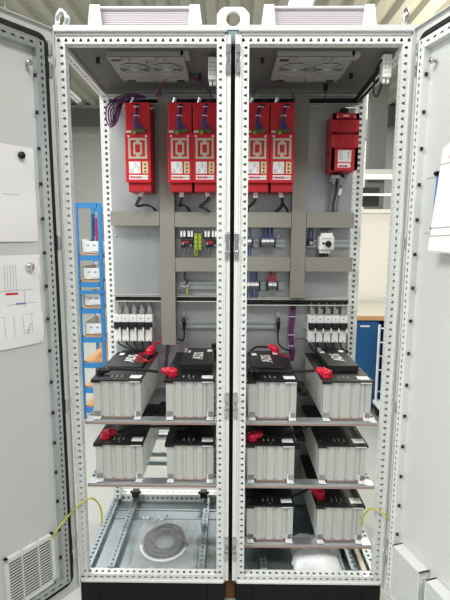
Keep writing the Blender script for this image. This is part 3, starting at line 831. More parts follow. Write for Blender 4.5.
# rotary main switch
t = empty('rotary_switch', (.452,.48,1.33), 'white isolator switch with a black rotary knob in the right cabinet', 'switch')
b = MB(); b.box(.412,.480,.445,.505,1.357,1.421); b.build('housing', M['white'], t, bevel=.003)
b = MB(); b.box(.418,.464,.455,.505,1.341,1.357); b.box(.422,.476,.46,.505,1.421,1.435); b.build('terminal_cover', M['white'], t, bevel=.002)
b = MB(); b.cyl((.452,.446,1.385),(.452,.430,1.385),.0145,.013,n=24); b.box(.448,.456,.420,.431,1.368,1.400); b.build('knob', M['black'], t, bevel=.001)
b = MB(); b.box(.424,.436,.4440,.445,1.382,1.392); b.box(.424,.47,.4440,.445,1.408,1.4095); b.build('print', M['ink'], t)
b = MB(); wires(b, [.425,.441,.457,.471], 1.435, 1.458, r=.004, y0=.478); b.build('upper_wire', M['greyw'], t)
b = MB(); wires(b, [.424,.434,.445,.457], 1.341, 1.324, r=.0038, y0=.478); b.build('lower_wire', M['black'], t)

# ------------------------------------------------------------------ fuse blocks
def fuse_block(x0, lab, k0):
    p = .0376
    t = empty('fuse_switch_block', (x0+2.5*p,.5,.905), lab, 'fuse block', 'blocks of five white fuse switches')
    for k in range(5):
        a, b_ = x0+k*p+.0006, x0+(k+1)*p-.0006
        b = MB(); b.box(a,b_,.452,.504,1.006,1.042); b.box(a,b_,.46,.504,.972,1.007); b.box(a+.001,b_-.004,.452,.504,.912,.973); b.build('housing', M['white'], t, bevel=.002)
        b = MB(); b.box(a+.0005,b_-.0005,.442,.462,.974,1.007); b.build('handle', M['black'], t, bevel=.003)
        b = MB(); b.box(b_-.008,b_-.002,.436,.46,.960,.982); b.build('white_tab', M['white'], t, bevel=.001)
        b = MB(); b.box(a+.015,a+.020,.4515,.452,1.022,1.027); b.box(a+.016,a+.020,.4515,.452,.916,.921); b.build('indicator', M['ink'], t)
        b = MB(); b.box(a+.010,b_-.004,.465,.50,1.043,1.072); b.cyl((a+.02,.478,1.043),(a+.018,.482,1.082),.0075,n=10); b.build('clear_terminal', M['clear'], t, bevel=.002)
        b = MB(); b.tube([(a+.018,.49,1.043),(a+.019,.492,1.07),(a+.018,.496,1.10)], .0042, n=7); b.build('feed_wire', M['greyw'], t)
fuse_block(-.567,'five white fuse switches with black handles in the left cabinet',0)
fuse_block(.372,'five white fuse switches with black handles in the right cabinet',1)
FUSE_END = [((-.43,.42,.885),),]
for k in range(5):
    x = -.567+k*.0376+.016
    b = MB(); b.tube([(x,.478,.91),(x+.004,.474,.892),(x+(-.425-x)*.55,.462,.868-.002*k),(-.418+.004*k,.455,.872-.0035*k)], .0038, n=7)
    tag(b.build('fuse_lead', M['rubber']), ['first','second','middle','fourth','fifth'][k]+' black lead from the left under the fuse block of the left cabinet', 'cable', 'black leads below the left fuse block')
for k in range(5):
    x = .372+k*.0376+.016
    b = MB(); b.tube([(x,.478,.91),(x-.002,.474,.890),(x+.012,.468,.873),(x+.03,.455,.862+.001*k),(.54+.006*k,.44,.866)], .0038, n=7)
    tag(b.build('fuse_lead', M['rubber']), ['first','second','middle','fourth','fifth'][k]+' black lead from the left under the fuse block of the right cabinet', 'cable', 'black leads below the right fuse block')
# inline plugs on the lower rails
def plug(x, lab, end):
    t = empty('inline_fuse_holder', (x,.49,.93), lab, 'fuse holder', 'black inline plugs on the lower rails')
    b = MB(); b.lathe((x,.488,.965), (0,0,1), [(0,.004),(.004,.007),(.03,.008),(.034,.0105),(.044,.0105),(.048,.007),(.062,.006)], 14); b.build('plug_body', M['black'], t)
    b = MB(); b.cyl((x,.488,1.027),(x-.002,.49,1.055),.005,.0075,n=12); b.build('clear_tip', M['rail'], t)
    b = MB(); b.tube([(x,.488,.967)]+end, .0042, n=7); b.build('cable', M['rubber'], t)
    b = MB(); b.box(x-.02,x+.02,.494,.504,.977,.981); b.build('holder', M['rail'], t)
plug(-.232,'black inline plug hanging right of the vertical duct in the left cabinet',[(.0-.230,.487,.93),(-.238,.485,.91),(-.262,.487,.915)])
plug(.232,'black inline plug hanging from the lower rail of the right cabinet',[(.231,.487,.93),(.236,.482,.895),(.262,.47,.873),(.30,.46,.868)])
# purple wire run down the right plate
b = MB(); rnd = random.Random(5)
for k in range(6):
    d = .0045*k
    b.tube([(.293+d,.497,1.084),(.290+d,.495,1.02),(.283+d,.492,.95),(.287+d,.488,.90),(.292+d,.48,.86),(.285+d,.478,.81)], .0026, n=6)
tag(b.build('wire_run', M['purple']), 'bundle of dark purple wires dropping behind the batteries of the right cabinet', 'wires')
for z, x in ((1.03,.302),(.94,.295),(.885,.299)):
    b = MB(); b.tube([(x+.016*math.cos(a),.494+.007*math.sin(a)-(.004 if z<1 else 0),z) for a in [2*PI*i/12 for i in range(12)]], .0017, n=5, sub=1, closed=True)
    tag(b.build('cable_tie', M['lab']), {1.03:'upper',.94:'middle',.885:'lower'}[z]+' white tie around the purple wires of the right cabinet', 'cable tie', 'ties on the purple wires')
b = MB()
for k in range(3): b.tube([(-.315+.006*k,.487,.895),(-.32+.006*k,.487,.86),(-.327+.006*k,.485,.80),(-.33+.006*k,.485,.74)], .0026, n=6)
tag(b.build('wire_run', M['purple']), 'purple wires dropping from the foot of the vertical duct in the left cabinet', 'wires')

# ------------------------------------------------------------------ batteries
BW, BH, BD = .198, .160, .425
def make_battery():
    t = empty('battery_module', (0,.27,0), 'x', 'battery')
    y0, y1 = .058, .058+BD
    hw = BW/2-.003
    pr = []
    # fluted outline, counter-clockwise from front left
    def side(p0, p1, nrm, n, depth):
        p0 = V(p0); p1 = V(p1); nrm = V(nrm); out = []
        for k in range(n):
            for a, d in ((.0,0),(.62,0),(.70,depth),(.92,depth)):
                q = p0+(p1-p0)*((k+a)/n)-nrm*d; out.append((q.x,q.y))
        return out
    fr = [0,.028,.032,.037,.041,.062,.067,.078,.083,.108,.113,.121,.126,.146,.151,.158,.163]
    wtot = 2*hw
    dep = [0,0,.006,.006,0,0,.007,.007,0,0,.007,.007,0,0,.006,.006,0]
    pr = [(-hw+f/.163*(wtot-.03), y0+d) for f, d in zip(fr, dep)]
    pr += [(hw-.028,y0+.006),(hw-.024,y0+.006),(hw-.022,y0)]
    pr += side((hw,y0),(hw,y1),(1,0),14,.005)
    pr += [(hw,y1),(-hw,y1)]
    s2 = side((-hw,y0),(-hw,y1),(-1,0),14,.005)
    pr += s2[::-1][:-1]
    b = MB(); b.prism(pr, 'z', .008, BH); b.build('fluted_case', M['alu'], t)
    # lid with folded corner tabs
    b = MB(); b.box(-BW/2-.004,BW/2+.003,y0-.006,y1+.004,BH,BH+.004)
    b.box(-BW/2-.004,-BW/2+.034,y0-.007,y0-.004,BH-.010,BH+.001); b.box(BW/2-.04,BW/2+.003,y0-.007,y0-.004,BH-.008,BH+.001)
    b.box(-BW/2+.034,BW/2-.04,y0-.007,y0-.004,BH-.003,BH+.001)
    b.build('lid', M['lid'], t, bevel=.0008)
    # base channel and feet
    b = MB(); b.box(-.06,.06,y0+.002,y0+.012,.001,.0085); b.build('base_strip', M['film'], t)
    for s in (-1,1):
        b = MB(); x = s*(BW/2-.018)
        b.box(x-.014,x+.014,y0-.017,y0+.006,.0012,.004); b.box(x-.013,x+.013,y0+.0,y0+.004,.004,.03)
        b.cyl((x,y0-.008,.004),(x,y0-.008,.009),.006,n=6); b.build('foot_bracket', M['paint'], t)
    # lid screws
    for xx, yy in ((-.085,.09),(0,.068),(.05,.068),(.088,.20),(-.09,.25)): b = MB(); b.cyl((xx,yy,BH+.004),(xx,yy,BH+.0065),.0035,n=8); b.build('lid_screw', M['chrome'], t)
    # stickers on the lid near the front
    b = MB(); b.box(.047,.093,.073,.112,BH+.004,BH+.0046); b.build('lid_label', M['lab'], t)
    b = MB(); b.box(.050,.095,.0505,.0512,BH-.006,BH-.002); b.build('front_label', M['lab'], t)
    b = MB()
    for k in range(3): b.box(-.03+.02*k,-.026+.02*k,.085,.11+.01*(k%2),BH+.004,BH+.0046)
    b.build('lid_print', M['inkg'], t)
    return t
def ebox(t, x0, x1, y0, y1, h, txt, z=BH+.004):
    w = V(t.location) if t.parent is None else V((0,0,0))
    ox, oz = t.location.x, t.location.z
    b = MB(); b.box(ox+x0,ox+x1,y0,y1,oz+z,oz+z+h); b.build('electronics_box', M['boxp'], t, bevel=.003)
    zt = oz+z+h
    b = MB(); b.box(ox+x0+.006,ox+x0+.028,y1-.09,y1-.055,zt,zt+.0008); b.box(ox+x1-.03,ox+x1-.008,y1-.07,y1-.035,zt,zt+.0008); b.build('box_sticker', M['lab'], t)
    text('box_print', txt, .062, (ox+(x0+x1)/2+.02, y0+.07, zt), V((0,1,0)), V((-1,0,0)), M['lab'], t, bold=.0008)
    b = MB()
    for k in range(4): b.box(ox+(x0+x1)/2+.02,ox+(x0+x1)/2+.024,y0+.05+.03*k,y0+.07+.03*k,zt,zt+.0006)
    b.build('fine_print', M['inkg'], t)
B0 = make_battery()
R1, R2, R3 = .685, .415, .148
BX = [(-.459,R1,'left battery on the top shelf of the left cabinet'),(-.166,R1,'battery with a front red cap, right side of the left cabinet top shelf'),
      (.166,R1,'left battery on the top shelf of the right cabinet'),(.465,R1,'right battery on the top shelf of the right cabinet, red cap in front'),
      (-.459,R2,'left battery with a red cap on the second shelf of the left cabinet'),(-.167,R2,'right battery without a red cap on the second shelf of the left cabinet'),
      (.164,R2,'left battery with a red cap on the middle shelf of the right cabinet'),(.457,R2,'right battery with a white lid label on the middle shelf of the right cabinet'),
      (.165,R3,'left battery on the lowest shelf of the right cabinet'),(.457,R3,'right battery with a red cap on the lowest shelf of the right cabinet')]
BATS = [B0]+[copy_tree(B0) for _ in BX[1:]]
for (x, z, lab), o in zip(BX, BATS):
    o.location.x = x; o.location.z = z+.0012; o['label'] = lab+''; o['group'] = 'silver fluted battery modules'
bpy.context.view_layer.update()
ebox(BATS[0], -.075,.075,.20,.47,.012,'ADS')
ebox(BATS[1], -.05,.085,.17,.44,.034,'ADS')
ebox(BATS[2], -.075,.06,.17,.44,.022,'ADS')
ebox(BATS[3], -.055,.075,.17,.46,.030,'ADS')
# ------------------------------------------------------------------ battery cables
def boot(b, p, d, r=.013):
    """moulded cap over a terminal with a sleeve in direction d"""
    p = V(p); d = V(d).normalized()
    b.lathe(p, (0,0,1), [(0,r*1.1),(.006,r*1.15),(.012,r*1.0),(.016,r*1.12),(.024,r),(.029,r*.55)], 14)
    b.lathe(p+V((0,0,.014)), d, [(0,r*.9),(.012,r*.85),(.014,r*1.0),(.02,r*1.0),(.022,r*.75),(.03,r*.8),(.042,r*.55),(.046,r*.42)], 14)
def bcable(name, pts, r, m, boots, lab, group='battery cables with moulded caps'):
    b = MB(); b.tube(pts, r, n=10); o = b.build(name, m); tag(o, lab, 'cable', group)
    for p, d, mm, rr in boots:
        b = MB(); boot(b, p, d, rr); b.build('terminal_cap', mm, o)
zt1 = R1+BH+.0055
bcable('battery_cable',[(-.30,.10,zt1+.018),(-.36,.105,zt1+.024),(-.42,.12,zt1+.022),(-.49,.125,zt1+.022),(-.535,.12,zt1+.018)],.0062,M['rubber'],
       [((-.242,.115,zt1),(-1,-.15,.15),M['redcap'],.020),((-.546,.12,zt1),(1,0,.1),M['black'],.014)],'thick black cable across the left cabinet top shelf, ending in a red cap')
bcable('battery_cable',[(.345,.125,zt1+.02),(.29,.12,zt1+.018),(.22,.12,zt1+.016),(.14,.11,zt1+.02),(.085,.12,zt1+.02)],.0062,M['rubber'],
       [((.392,.11,zt1),(-1,.6,.2),M['redcap'],.021),((.082,.12,zt1),(1,-.1,.1),M['black'],.015)],'thick black cable across the right cabinet top shelf, ending in a red cap')
bcable('battery_cable',[(-.376,.445,zt1+.045),(-.365,.46,zt1+.05),(-.345,.475,zt1+.05),(-.338,.487,zt1+.08),(-.33,.49,zt1+.12)],.0045,M['redw'],
       [((-.385,.40,zt1+.013),(.3,.9,.3),M['redcap'],.019)],'red capped cable rising at the back of the left top battery')
bcable('battery_cable',[(.20,.43,zt1+.04),(.17,.46,zt1+.035),(.12,.47,zt1+.03),(.085,.47,zt1+.0)],.0055,M['rubber'],
       [((.212,.41,zt1+.022),(-.6,.6,.2),M['redcap'],.016)],'black cable with a red cap at the back of the third top battery')
zt2 = R2+BH+.0055
bcable('battery_cable',[(-.475,.12,zt2+.018),(-.42,.13,zt2+.03),(-.33,.14,zt2+.035),(-.22,.16,zt2+.03),(-.12,.2,zt2+.024)],.005,M['rubber'],
       [((-.525,.11,zt2),(1,.1,.2),M['redcap'],.021)],'black cable with a red cap over the second shelf of the left cabinet')
bcable('battery_cable',[(.13,.11,zt2+.018),(.2,.10,zt2+.006),(.27,.13,zt2+.02),(.34,.17,zt2+.03),(.42,.2,zt2+.028)],.005,M['rubber'],
       [((.088,.10,zt2),(1,.05,.2),M['redcap'],.021)],'black cable with a red cap over the middle shelf of the right cabinet')
zt3 = R3+BH+.0055
bcable('battery_cable',[(.352,.16,zt3+.02),(.30,.12,zt3+.014),(.24,.10,zt3+.008),(.17,.10,zt3+.012),(.11,.13,zt3+.012)],.005,M['rubber'],
       [((.385,.12,zt3),(-1,.9,.2),M['redcap'],.020)],'black cable with a red cap over the lowest shelf of the right cabinet')
bcable('battery_cable',[(-.175,.20,zt2+.01),(-.2,.14,zt2+.012),(-.235,.10,zt2+.012)],.0055,M['rubber'],
       [((-.24,.10,zt2),(.5,1,.1),M['black'],.014)],'short black cable with a black cap on the second shelf right battery')
# small wires over the first lid
b = MB()
for k in range(4):
    b.tube([(-.40,.34+.02*k,zt1+.022),(-.425,.27+.02*k,zt1+.03),(-.40,.22+.02*k,zt1+.026),(-.36,.26,zt1+.02),(-.345,.36,zt1+.012),(-.33,.46,zt1+.02)], .0018, n=6)
tag(b.build('sense_wires', M['redw']), 'thin red wires curling on the lid of the left top battery', 'wires')
b = MB()
for k in range(3): b.tube([(.225,.33+.02*k,zt1+.03),(.245,.28+.02*k,zt1+.034),(.262,.31,zt1+.02),(.278,.40,zt1+.01),(.285,.47,zt1+.012)], .0018, n=6)
tag(b.build('sense_wires', M['redw']), 'thin red wires curling on the lid of the third top battery', 'wires')
b = MB(); b.tube([(.292,.475,zt1+.06),(.33,.47,zt1+.075),(.37,.46,zt1+.07),(.405,.44,zt1+.038)], .003, n=7)
tag(b.build('sense_wires', M['purple']), 'purple wire reaching the lid of the fourth top battery', 'wires')
b = MB(); b.tube([(-.31,.487,zt1+.05),(-.27,.48,zt1+.045),(-.225,.46,zt1+.055),(-.2,.42,zt1+.036)], .0025, n=7)
tag(b.build('sense_wires', M['purple']), 'purple wire reaching the box on the second top battery', 'wires')
for (x, y, z, lab) in ((-.208,.36,zt1+.033,'grey plug on the box of the second top battery'),(.418,.40,zt1+.029,'grey plug on the box of the fourth top battery')):
    b = MB(); b.box(x-.008,x+.008,y-.012,y+.02,z,z+.014); b.box(x-.005,x+.005,y-.016,y-.012,z+.003,z+.01); tag(b.build('grey_plug', M['film'], bevel=.003), lab, 'plug', 'grey plugs on the battery boxes')
b = MB(); b.box(-.095,-.072,.455,.475,zt1-.0005,zt1+.05); b.box(-.095,-.06,.42,.457,zt1+.012,zt1+.028); tag(b.build('black_socket', M['black'], bevel=.003), 'black upright socket at the back of the second top battery', 'socket')
# black terminal strips between the batteries
for k, (x, z, lab) in enumerate(((-.33,R2+.17,'black connector strip behind the batteries of the left cabinet'),(.325,R2+.06,'black connector strip low behind the batteries of the right cabinet'),(.33,R1+.012,'black connector strip between the top batteries of the right cabinet'))):
    t = empty('connector_strip', (x,.40,z), lab, 'connector')
    b = MB(); b.box(x-.018,x+.022,.30,.455,z,z+.022); b.build('strip_body', M['black'], t, bevel=.003)
    b = MB(); b.tube([(x-.01,.32,z+.022),(x-.02,.30,z+.04),(x-.04,.32,z+.04),(x-.045,.4,z+.02)], .004, n=7); b.build('lead', M['rubber'], t)

# ------------------------------------------------------------------ small boxes under the roof
def sensor(x, z, y, lab, flip):
    t = empty('interior_thermostat', (x,y,z-.05), lab, 'thermostat', 'white boxes clipped under the roof')
    b = MB(); b.box(x-.016,x+.016,y-.012,y+.03,z-.045,z+.035); b.build('case', M['white'], t, bevel=.003)
    b = MB(); b.box(x-.012,x-.003,y-.004,y+.012,z-.062,z-.045); b.box(x+.003,x+.012,y-.004,y+.012,z-.062,z-.045); b.build('plug_leg', M['white'], t, bevel=.001)
    b = MB()
    for k in range(4): b.box(x-.009,x-.005,y-.0125,y-.012,z-.03+k*.014,z-.026+k*.014); b.box(x+.004,x+.007,y-.0125,y-.012,z-.03+k*.014,z-.026+k*.014)
    b.build('terminals', M['boxp'], t)
    if flip:
        b = MB(); b.tube([(x-.018,y+.0,z+.02),(x-.03,y+.02,z-.01),(x-.034,y+.03,z-.08),(x-.022,y+.02,z-.1),(x-.01,y+.01,z-.06)], .0042, n=7); b.build('cord', M['rubber'], t)
sensor(-.075,2.035,.09,'white thermostat box under the roof at the right of the left cabinet',False)
sensor(.560,2.038,.075,'white thermostat box with a black cord at the top right of the right cabinet',True)
# black cable run under the right roof rail
b = MB(); b.tube([(.556,.12,2.05),(.562,.3,2.045),(.565,.5,2.04)], .009, n=8); b.tube([(.575,.12,2.035),(.575,.3,2.03),(.572,.5,2.025)], .006, n=8)
tag(b.build('roof_cable', M['rubber']), 'black cables running back along the right roof rail of the right cabinet', 'cable')
b = MB(); b.box(.50,.535,.50,.515,1.985,2.005); b.box(.475,.505,.50,.512,1.97,1.985); tag(b.build('cable_connector', M['black'], bevel=.002), 'black connector at the top of the right mounting plate', 'connector')
b = MB(); b.box(.398,.416,.40,.414,2.05,2.081); b.cyl((.407,.407,2.0),(.407,.407,2.05),.0022,n=8); tag(b.build('door_switch', M['boxp']), 'small dark clip with a rod under the roof of the right cabinet', 'clip')

# ------------------------------------------------------------------ earth wires
b = MB(); b.tube([TL(V((.105,.006,.262))),TL(V((.098,.03,.30)))+V((.01,0,.02)),(-.62,-.035,.345),(-.595,-.012,.36),(-.567,.03,.352),(-.548,.06,.30),(-.545,.075,.24),(-.552,.085,.19)], .0033, n=8)
tag(b.build('earth_wire', M['earth']), 'yellow-green earth wire looping from the left door into the left cabinet', 'wire', 'yellow-green door earth wires')
b = MB(); b.tube([(.548,.07,.17),(.549,.055,.24),(.553,.03,.30),(.572,-.01,.345),(.612,-.035,.33),(.645,-.05,.27),(.655,-.058,.20),(.655,-.062,.12)], .0033, n=8)
tag(b.build('earth_wire', M['earth']), 'yellow-green earth wire looping from the right cabinet to the right door', 'wire', 'yellow-green door earth wires')

# ------------------------------------------------------------------ things lying on the cabinet floors
cx, cy, cz = -.303, .225, .0175
t = tag(MB().tube([(cx+(.046+.0062*(k/24))*math.cos(2*PI*k/24)*1.0, cy+(.056+.0064*(k/24))*math.sin(2*PI*k/24), cz+.004*math.sin(k*.7)+ (.012 if (k//24)%2 else 0)) for k in range(24*8)], .0056, n=7, sub=1).build('cable_coil', M['lead']), 'coil of grey cable in a clear bag on the floor of the left cabinet', 'cable coil')
b = MB(); b.tube([(cx+.104*math.cos(a), cy-.012+.112*math.sin(a), .0165) for a in [PI*1.05+i*PI*.85/14 for i in range(15)]], .006, n=7, sub=2); b.build('white_outer_turn', M['foam'], t)
b = MB(); b.tube([(cx+.05,cy+.02,.035),(cx+.09,cy-.02,.04),(cx+.11,cy-.04,.03)], .005, n=7); b.build('cable_tail', M['copper'], t)
# bag: crumpled sheet over the coil
def crumple(x0, x1, y0, y1, zf, nx, ny, seed, amp):
    rnd = random.Random(seed); vs = []; fs = []
    ph = [rnd.uniform(0,6) for _ in range(8)]
    for j in range(ny+1):
        for i in range(nx+1):
            u, v = i/nx, j/ny
            x = x0+(x1-x0)*u+.008*math.sin(v*9+ph[0])+.004*math.sin(v*23+ph[1]); y = y0+(y1-y0)*v+.008*math.sin(u*8+ph[2])
            h = zf(x, y, u, v)
            e = amp*(math.sin(u*17+v*11+ph[3])+math.sin(u*31-v*23+ph[4])*.6+math.sin(v*41+u*7+ph[5])*.5+rnd.uniform(-.5,.5))
            vs.append((x, y, h+abs(e)))
    for j in range(ny):
        for i in range(nx): q = j*(nx+1)+i; fs.append((q,q+1,q+nx+2,q+nx+1))
    return vs, fs
def zb(x, y, u, v):
    r = math.hypot((x-cx)/1.0, (y-cy)/1.1); return .013+.03*max(0, 1-max(0,(r-.085))/.045) if r < .13 else .013
b = MB(); vs, fs = crumple(-.435,-.15,.05,.40,zb,48,56,2,.003); b.add(vs, fs)
vs2, fs2 = crumple(-.43,-.155,.055,.395,lambda x,y,u,v:.0125,20,20,3,.0006); b.add(vs2, fs2)
tag(b.build('plastic_bag', M['bagf']), 'clear crumpled plastic bag around the grey cable coil', 'bag')
b = MB(); rnd = random.Random(9)
for k in range(9):
    x = -.425+k*.014+rnd.uniform(-.004,.004); y = .385+rnd.uniform(-.012,.012)+.01*math.sin(k)
    b.lathe((x,y,.02), (rnd.uniform(-1,1),rnd.uniform(-1,1),.4), [(0,.003),(.004,.006),(.008,.006),(.011,.003),(.016,.003)], 8)
tag(b.build('coil_connectors', M['chrome']), 'small bright connectors at the far end of the bagged coil', 'connectors')
# foam wrap in the right cabinet
def zw(x, y, u, v): return .014+.072*math.sin(PI*min(1,max(0,u)))**.35*math.sin(PI*min(1,max(0,v)))**.3
b = MB(); vs, fs = crumple(.275,.478,.04,.24,zw,40,40,11,.0016); b.add(vs, fs, True)
vs = [(x,y,.0125) for x,y in ((.275,.04),(.478,.04),(.478,.24),(.275,.24))]; b.add(vs, [(0,1,2,3)])
tag(b.build('foam_packet', M['foam']), 'white foam wrapped packet on the floor of the right cabinet', 'packet')
b = MB(); b.box(.552,.574,.036,.48,.0098,.036); tag(b.build('trunking_strip', M['beige'], bevel=.002), 'beige plastic trunking strip lying front to back in the right cabinet', 'strip')
b = MB(); b.box(.30,.36,.515,.519,.33,.36); b.box(.31,.318,.513,.515,.338,.352); b.box(.335,.343,.513,.515,.338,.352); tag(b.build('socket_plate', M['greyw']), 'small grey slotted socket plate at the back of the right cabinet', 'socket')

b = MB(); b.box(-.0078,.0078,.052,.075,.012,H-.024); tag(b.build('joint_seal', M['rubber']), 'black rubber seal strip in the gap between the two cabinets', 'seal')
# brown timber seen between the plinths
b = MB(); b.box(-.0212,.0212,.03,.55,FL,-.012); tag(b.build('timber_block', M['brown'], bevel=.003), 'brown timber block on the floor between the two black plinths', 'timber')

# ------------------------------------------------------------------ hall
YB = 10.8; CZ = 4.6; XL, XR = -7.5, 8.0; YF = -6.5
b = MB(); b.box(XL-.2,XR+.2,YF,YB+.2,FL-.2,FL); struct(b.build('floor', M['floorm']))
b = MB(); n = int((XR-XL)/.34); pts = []
for k in range(n):
    x = XL+k*.34
    pts += [(x,CZ),(x+.13,CZ),(x+.17,CZ+.09),(x+.30,CZ+.09)]
vs = [(x,YF,z) for x,z in pts]+[(x,YB,z) for x,z in pts]; m_ = len(pts)
# leave the roof-light pan open between x=.85 and 1.15
def in_sky(x): return .80 < x < 1.12
fs = [(i,i+1,m_+i+1,m_+i) for i in range(m_-1) if not (in_sky((pts[i][0]+pts[i+1][0])/2))]
b.add(vs, fs); b.box(XL,XR,YF,YB,CZ+.2,CZ+.22)
struct(b.build('ceiling', M['ceil']))
b = MB(); b.box(.78,1.14,2.0,YB-.5,CZ+.10,CZ+.12); struct(b.build('window_1', M['sky']))
for k, (yy, zz) in enumerate(((9.9,CZ-.42),)):
    b = MB(); b.box(XL,XR,yy,yy+.3,zz,zz+.42); struct(b.build('trim_1', M['beam']))
b = MB(); b.box(XL,XR,YB,YB+.15,FL,CZ)
for k in range(int((XR-XL)/1.0)): x = XL+k; b.box(x,x+.02,YB-.006,YB,FL,CZ-.01)
struct(b.build('wall_back', M['hallw']))
b = MB(); b.box(XL-.15,XL,YF,YB,FL,CZ); struct(b.build('wall_left', M['hallw']))
b = MB(); b.box(XR,XR+.15,YF,YB,FL,CZ); struct(b.build('wall_right', M['hallw']))

# pendant lamp seen through the left opening
# lamp
t = empty('pendant_lamp', (-2.75,6.2,3.9), 'long ceiling lamp tube hanging below the corrugated roof at the left', 'lamp')
b = MB(); b.box(-3.0,-2.9,4.2,7.4,3.98,4.04); b.build('lamp_housing', M['roofp'], t)
b = MB(); b.cyl((-2.95,4.25,3.965),(-2.95,7.35,3.965),.02,n=10); b.build('lamp_tube', M['roofp'], t)
for yy in (4.6,7.0):
    b = MB(); b.cyl((-2.95,yy,4.04),(-2.95,yy,4.6),.006,n=6); b.build('hanger', M['beam'], t)
b = MB(); b.box(-4.6,-2.2,7.9,7.96,4.02,4.07)
for q in (-4.4,-3.3,-2.4): b.cyl((q,7.93,4.07),(q,7.93,4.6),.008,n=6)
tag(b.build('cable_tray', M['beam']), 'thin dark tray crossing under the roof at the left', 'tray')

# blue shelf rack behind the left cabinet
t = empty('shelf_rack', (-1.1,2.1,FL), 'blue steel rack with plywood shelves seen through the left cabinet side', 'rack')
ya, yb_ = 1.9, 2.35; xa, xb = -1.222, -1.035
for x in (xa, xb):
    for y in (ya, yb_):
        b = MB(); b.box(x-.015,x+.015,y-.012,y+.012,FL,1.68); b.build('upright', M['rackb'], t, bevel=.003)
lv = [1.27, 1.055, .84, .60, .385, .17, .0]
b = MB()
for y in (ya, yb_): b = MB(); b.box(xa+.018,xb-.018,y-.014,y+.014,1.635,1.675); b.build('top_bar', M['rackb'], t)
for k, z in enumerate(lv):
    for y in (ya, yb_): b = MB(); b.box(xa+.018,xb-.018,y-.012,y+.012,z-.045,z-.004); b.build('shelf_bar', M['rackb'], t)
    b = MB(); b.box(xa+.013,xb+.09,ya+.0125,yb_-.0125,z-.0035,z+.010); b.build('shelf_board', M['wood'], t)
b = MB(); b.box(xa+.02,xb-.02,yb_-.02,yb_-.014,.02,.58); b.build('back_board', M['wood'], t)
b = MB(); b.box(xa-.03,xb+.03,ya-.03,ya-.018,.96,.985); b.build('front_bar', M['rackb'], t)
bins = []
for k, z in enumerate(lv[:4]):
    t2 = empty('storage_bin', (-1.09,2.05,z+.013), ['white open bin on the uppermost shelf of the blue rack','white open bin on the second shelf of the blue rack','white open bin on the third shelf of the blue rack','white open bin on the fourth shelf of the blue rack'][k], 'bin', 'white bins in the blue rack')
    b = MB(); z0 = z+.0125; x0_, x1_ = -1.195, -.99
    b.box(x0_,x1_,1.93,2.25,z0,z0+.004); b.box(x0_,x1_,1.93,1.934,z0,z0+.095); b.box(x0_,x1_,2.246,2.25,z0,z0+.13); b.box(x0_,x0_+.004,1.93,2.25,z0,z0+.11); b.box(x1_-.004,x1_,1.93,2.25,z0,z0+.11)
    b.build('bin_body', M['white'], t2)
    b = MB()
    for q in range(3): b.box(x0_+.04+.05*q,x0_+.06+.05*q,1.9288,1.93,z0+.055,z0+.068)
    b.box(x0_+.07,x1_-.03,1.9288,1.93,z0+.01,z0+.016)
    b.build('bin_label', M['inkg'], t2)
for k, (x, h, m, l) in enumerate(((-1.175,.30,M['cabb'],'tall dark blue roll'),(-1.14,.27,M['redw'],'tall red roll'),(-1.105,.32,M['greyw'],'tall grey roll'),(-1.07,.30,M['cabb'],'second blue roll'),(-1.025,.31,M['rackb'],'light blue roll'))):
    b = MB(); b.cyl((x,2.16,1.29),(x,2.18,1.29+h),.014,n=12); b.lathe((x,2.18,1.29+h), (0,0,1), [(0,.016),(.012,.016)], 12)
    tag(b.build('tube_roll', m), l+' standing in the uppermost bin of the blue rack', 'roll', 'rolls standing in the blue rack')

# workbench, wall and trolley at the right
t = empty('workbench', (1.7,2.4,FL), 'blue workbench with a pale wooden top seen through the right cabinet side', 'workbench')
b = MB(); b.box(.92,2.6,2.12,2.94,.715,.75); b.build('bench_top', M['top'], t, bevel=.002)
b = MB(); b.box(.92,2.6,2.105,2.1195,.712,.75); b.build('edge_strip', M['wood'], t)
b = MB(); b.box(.96,1.285,2.14,2.9,FL+.02,.7145); b.build('cupboard', M['cabb'], t, bevel=.003)
b = MB(); b.box(.99,1.27,2.128,2.1395,FL+.05,.70); b.build('cupboard_door', M['cabb'], t, bevel=.003)
b = MB(); b.box(1.12,1.2,2.118,2.128,.65,.665); b.build('handle', M['lab'], t, bevel=.002)
b = MB(); b.box(1.33,2.2,2.16,2.9,FL+.02,.7145); b.build('drawer_unit', M['cabb'], t, bevel=.003)
for k in range(4):
    b = MB(); b.box(1.34,2.19,2.15,2.1595,.06+.16*k,.20+.16*k); b.build('drawer', M['cabb'], t, bevel=.003)
t = empty('trolley', (1.4,1.9,FL), 'white wire trolley with rungs on black castors before the blue workbench', 'trolley')
xa, xb, ya = 1.25, 1.55, 1.80
b = MB()
for x in (xa, xb): b.cyl((x,ya,.02),(x,ya,.69),.011,n=10)
for x in (xa, xb): b.cyl((x,ya+.22,.02),(x,ya+.22,.69),.011,n=10)
b.build('frame_post', M['white'], t)
for z in (.11,.30,.42,.54,.66):
    for y_, z_ in ((ya,z),(ya,z+.03),(ya+.22,z)): b = MB(); b.cyl((xa,y_,z_),(xb,y_,z_),.006,n=8); b.build('rung', M['white'], t)
b = MB(); b.box(xa-.02,xb+.02,ya-.02,ya+.24,.005,.03); b.build('base', M['white'], t)
for x in (xa+.02, xb-.02):
    for y in (ya+.01, ya+.21):
        b = MB(); b.cyl((x-.014,y,FL+.052),(x+.014,y,FL+.052),.05,n=20); b.build('castor', M['rubber'], t)
b = MB(); b.box(.85,3.4,3.02,3.1,FL,1.66); b.box(.85,3.4,3.0,3.12,1.66,1.70)
tag(b.build('partition_wall', M['cream']), 'cream office partition behind the blue workbench', 'partition')
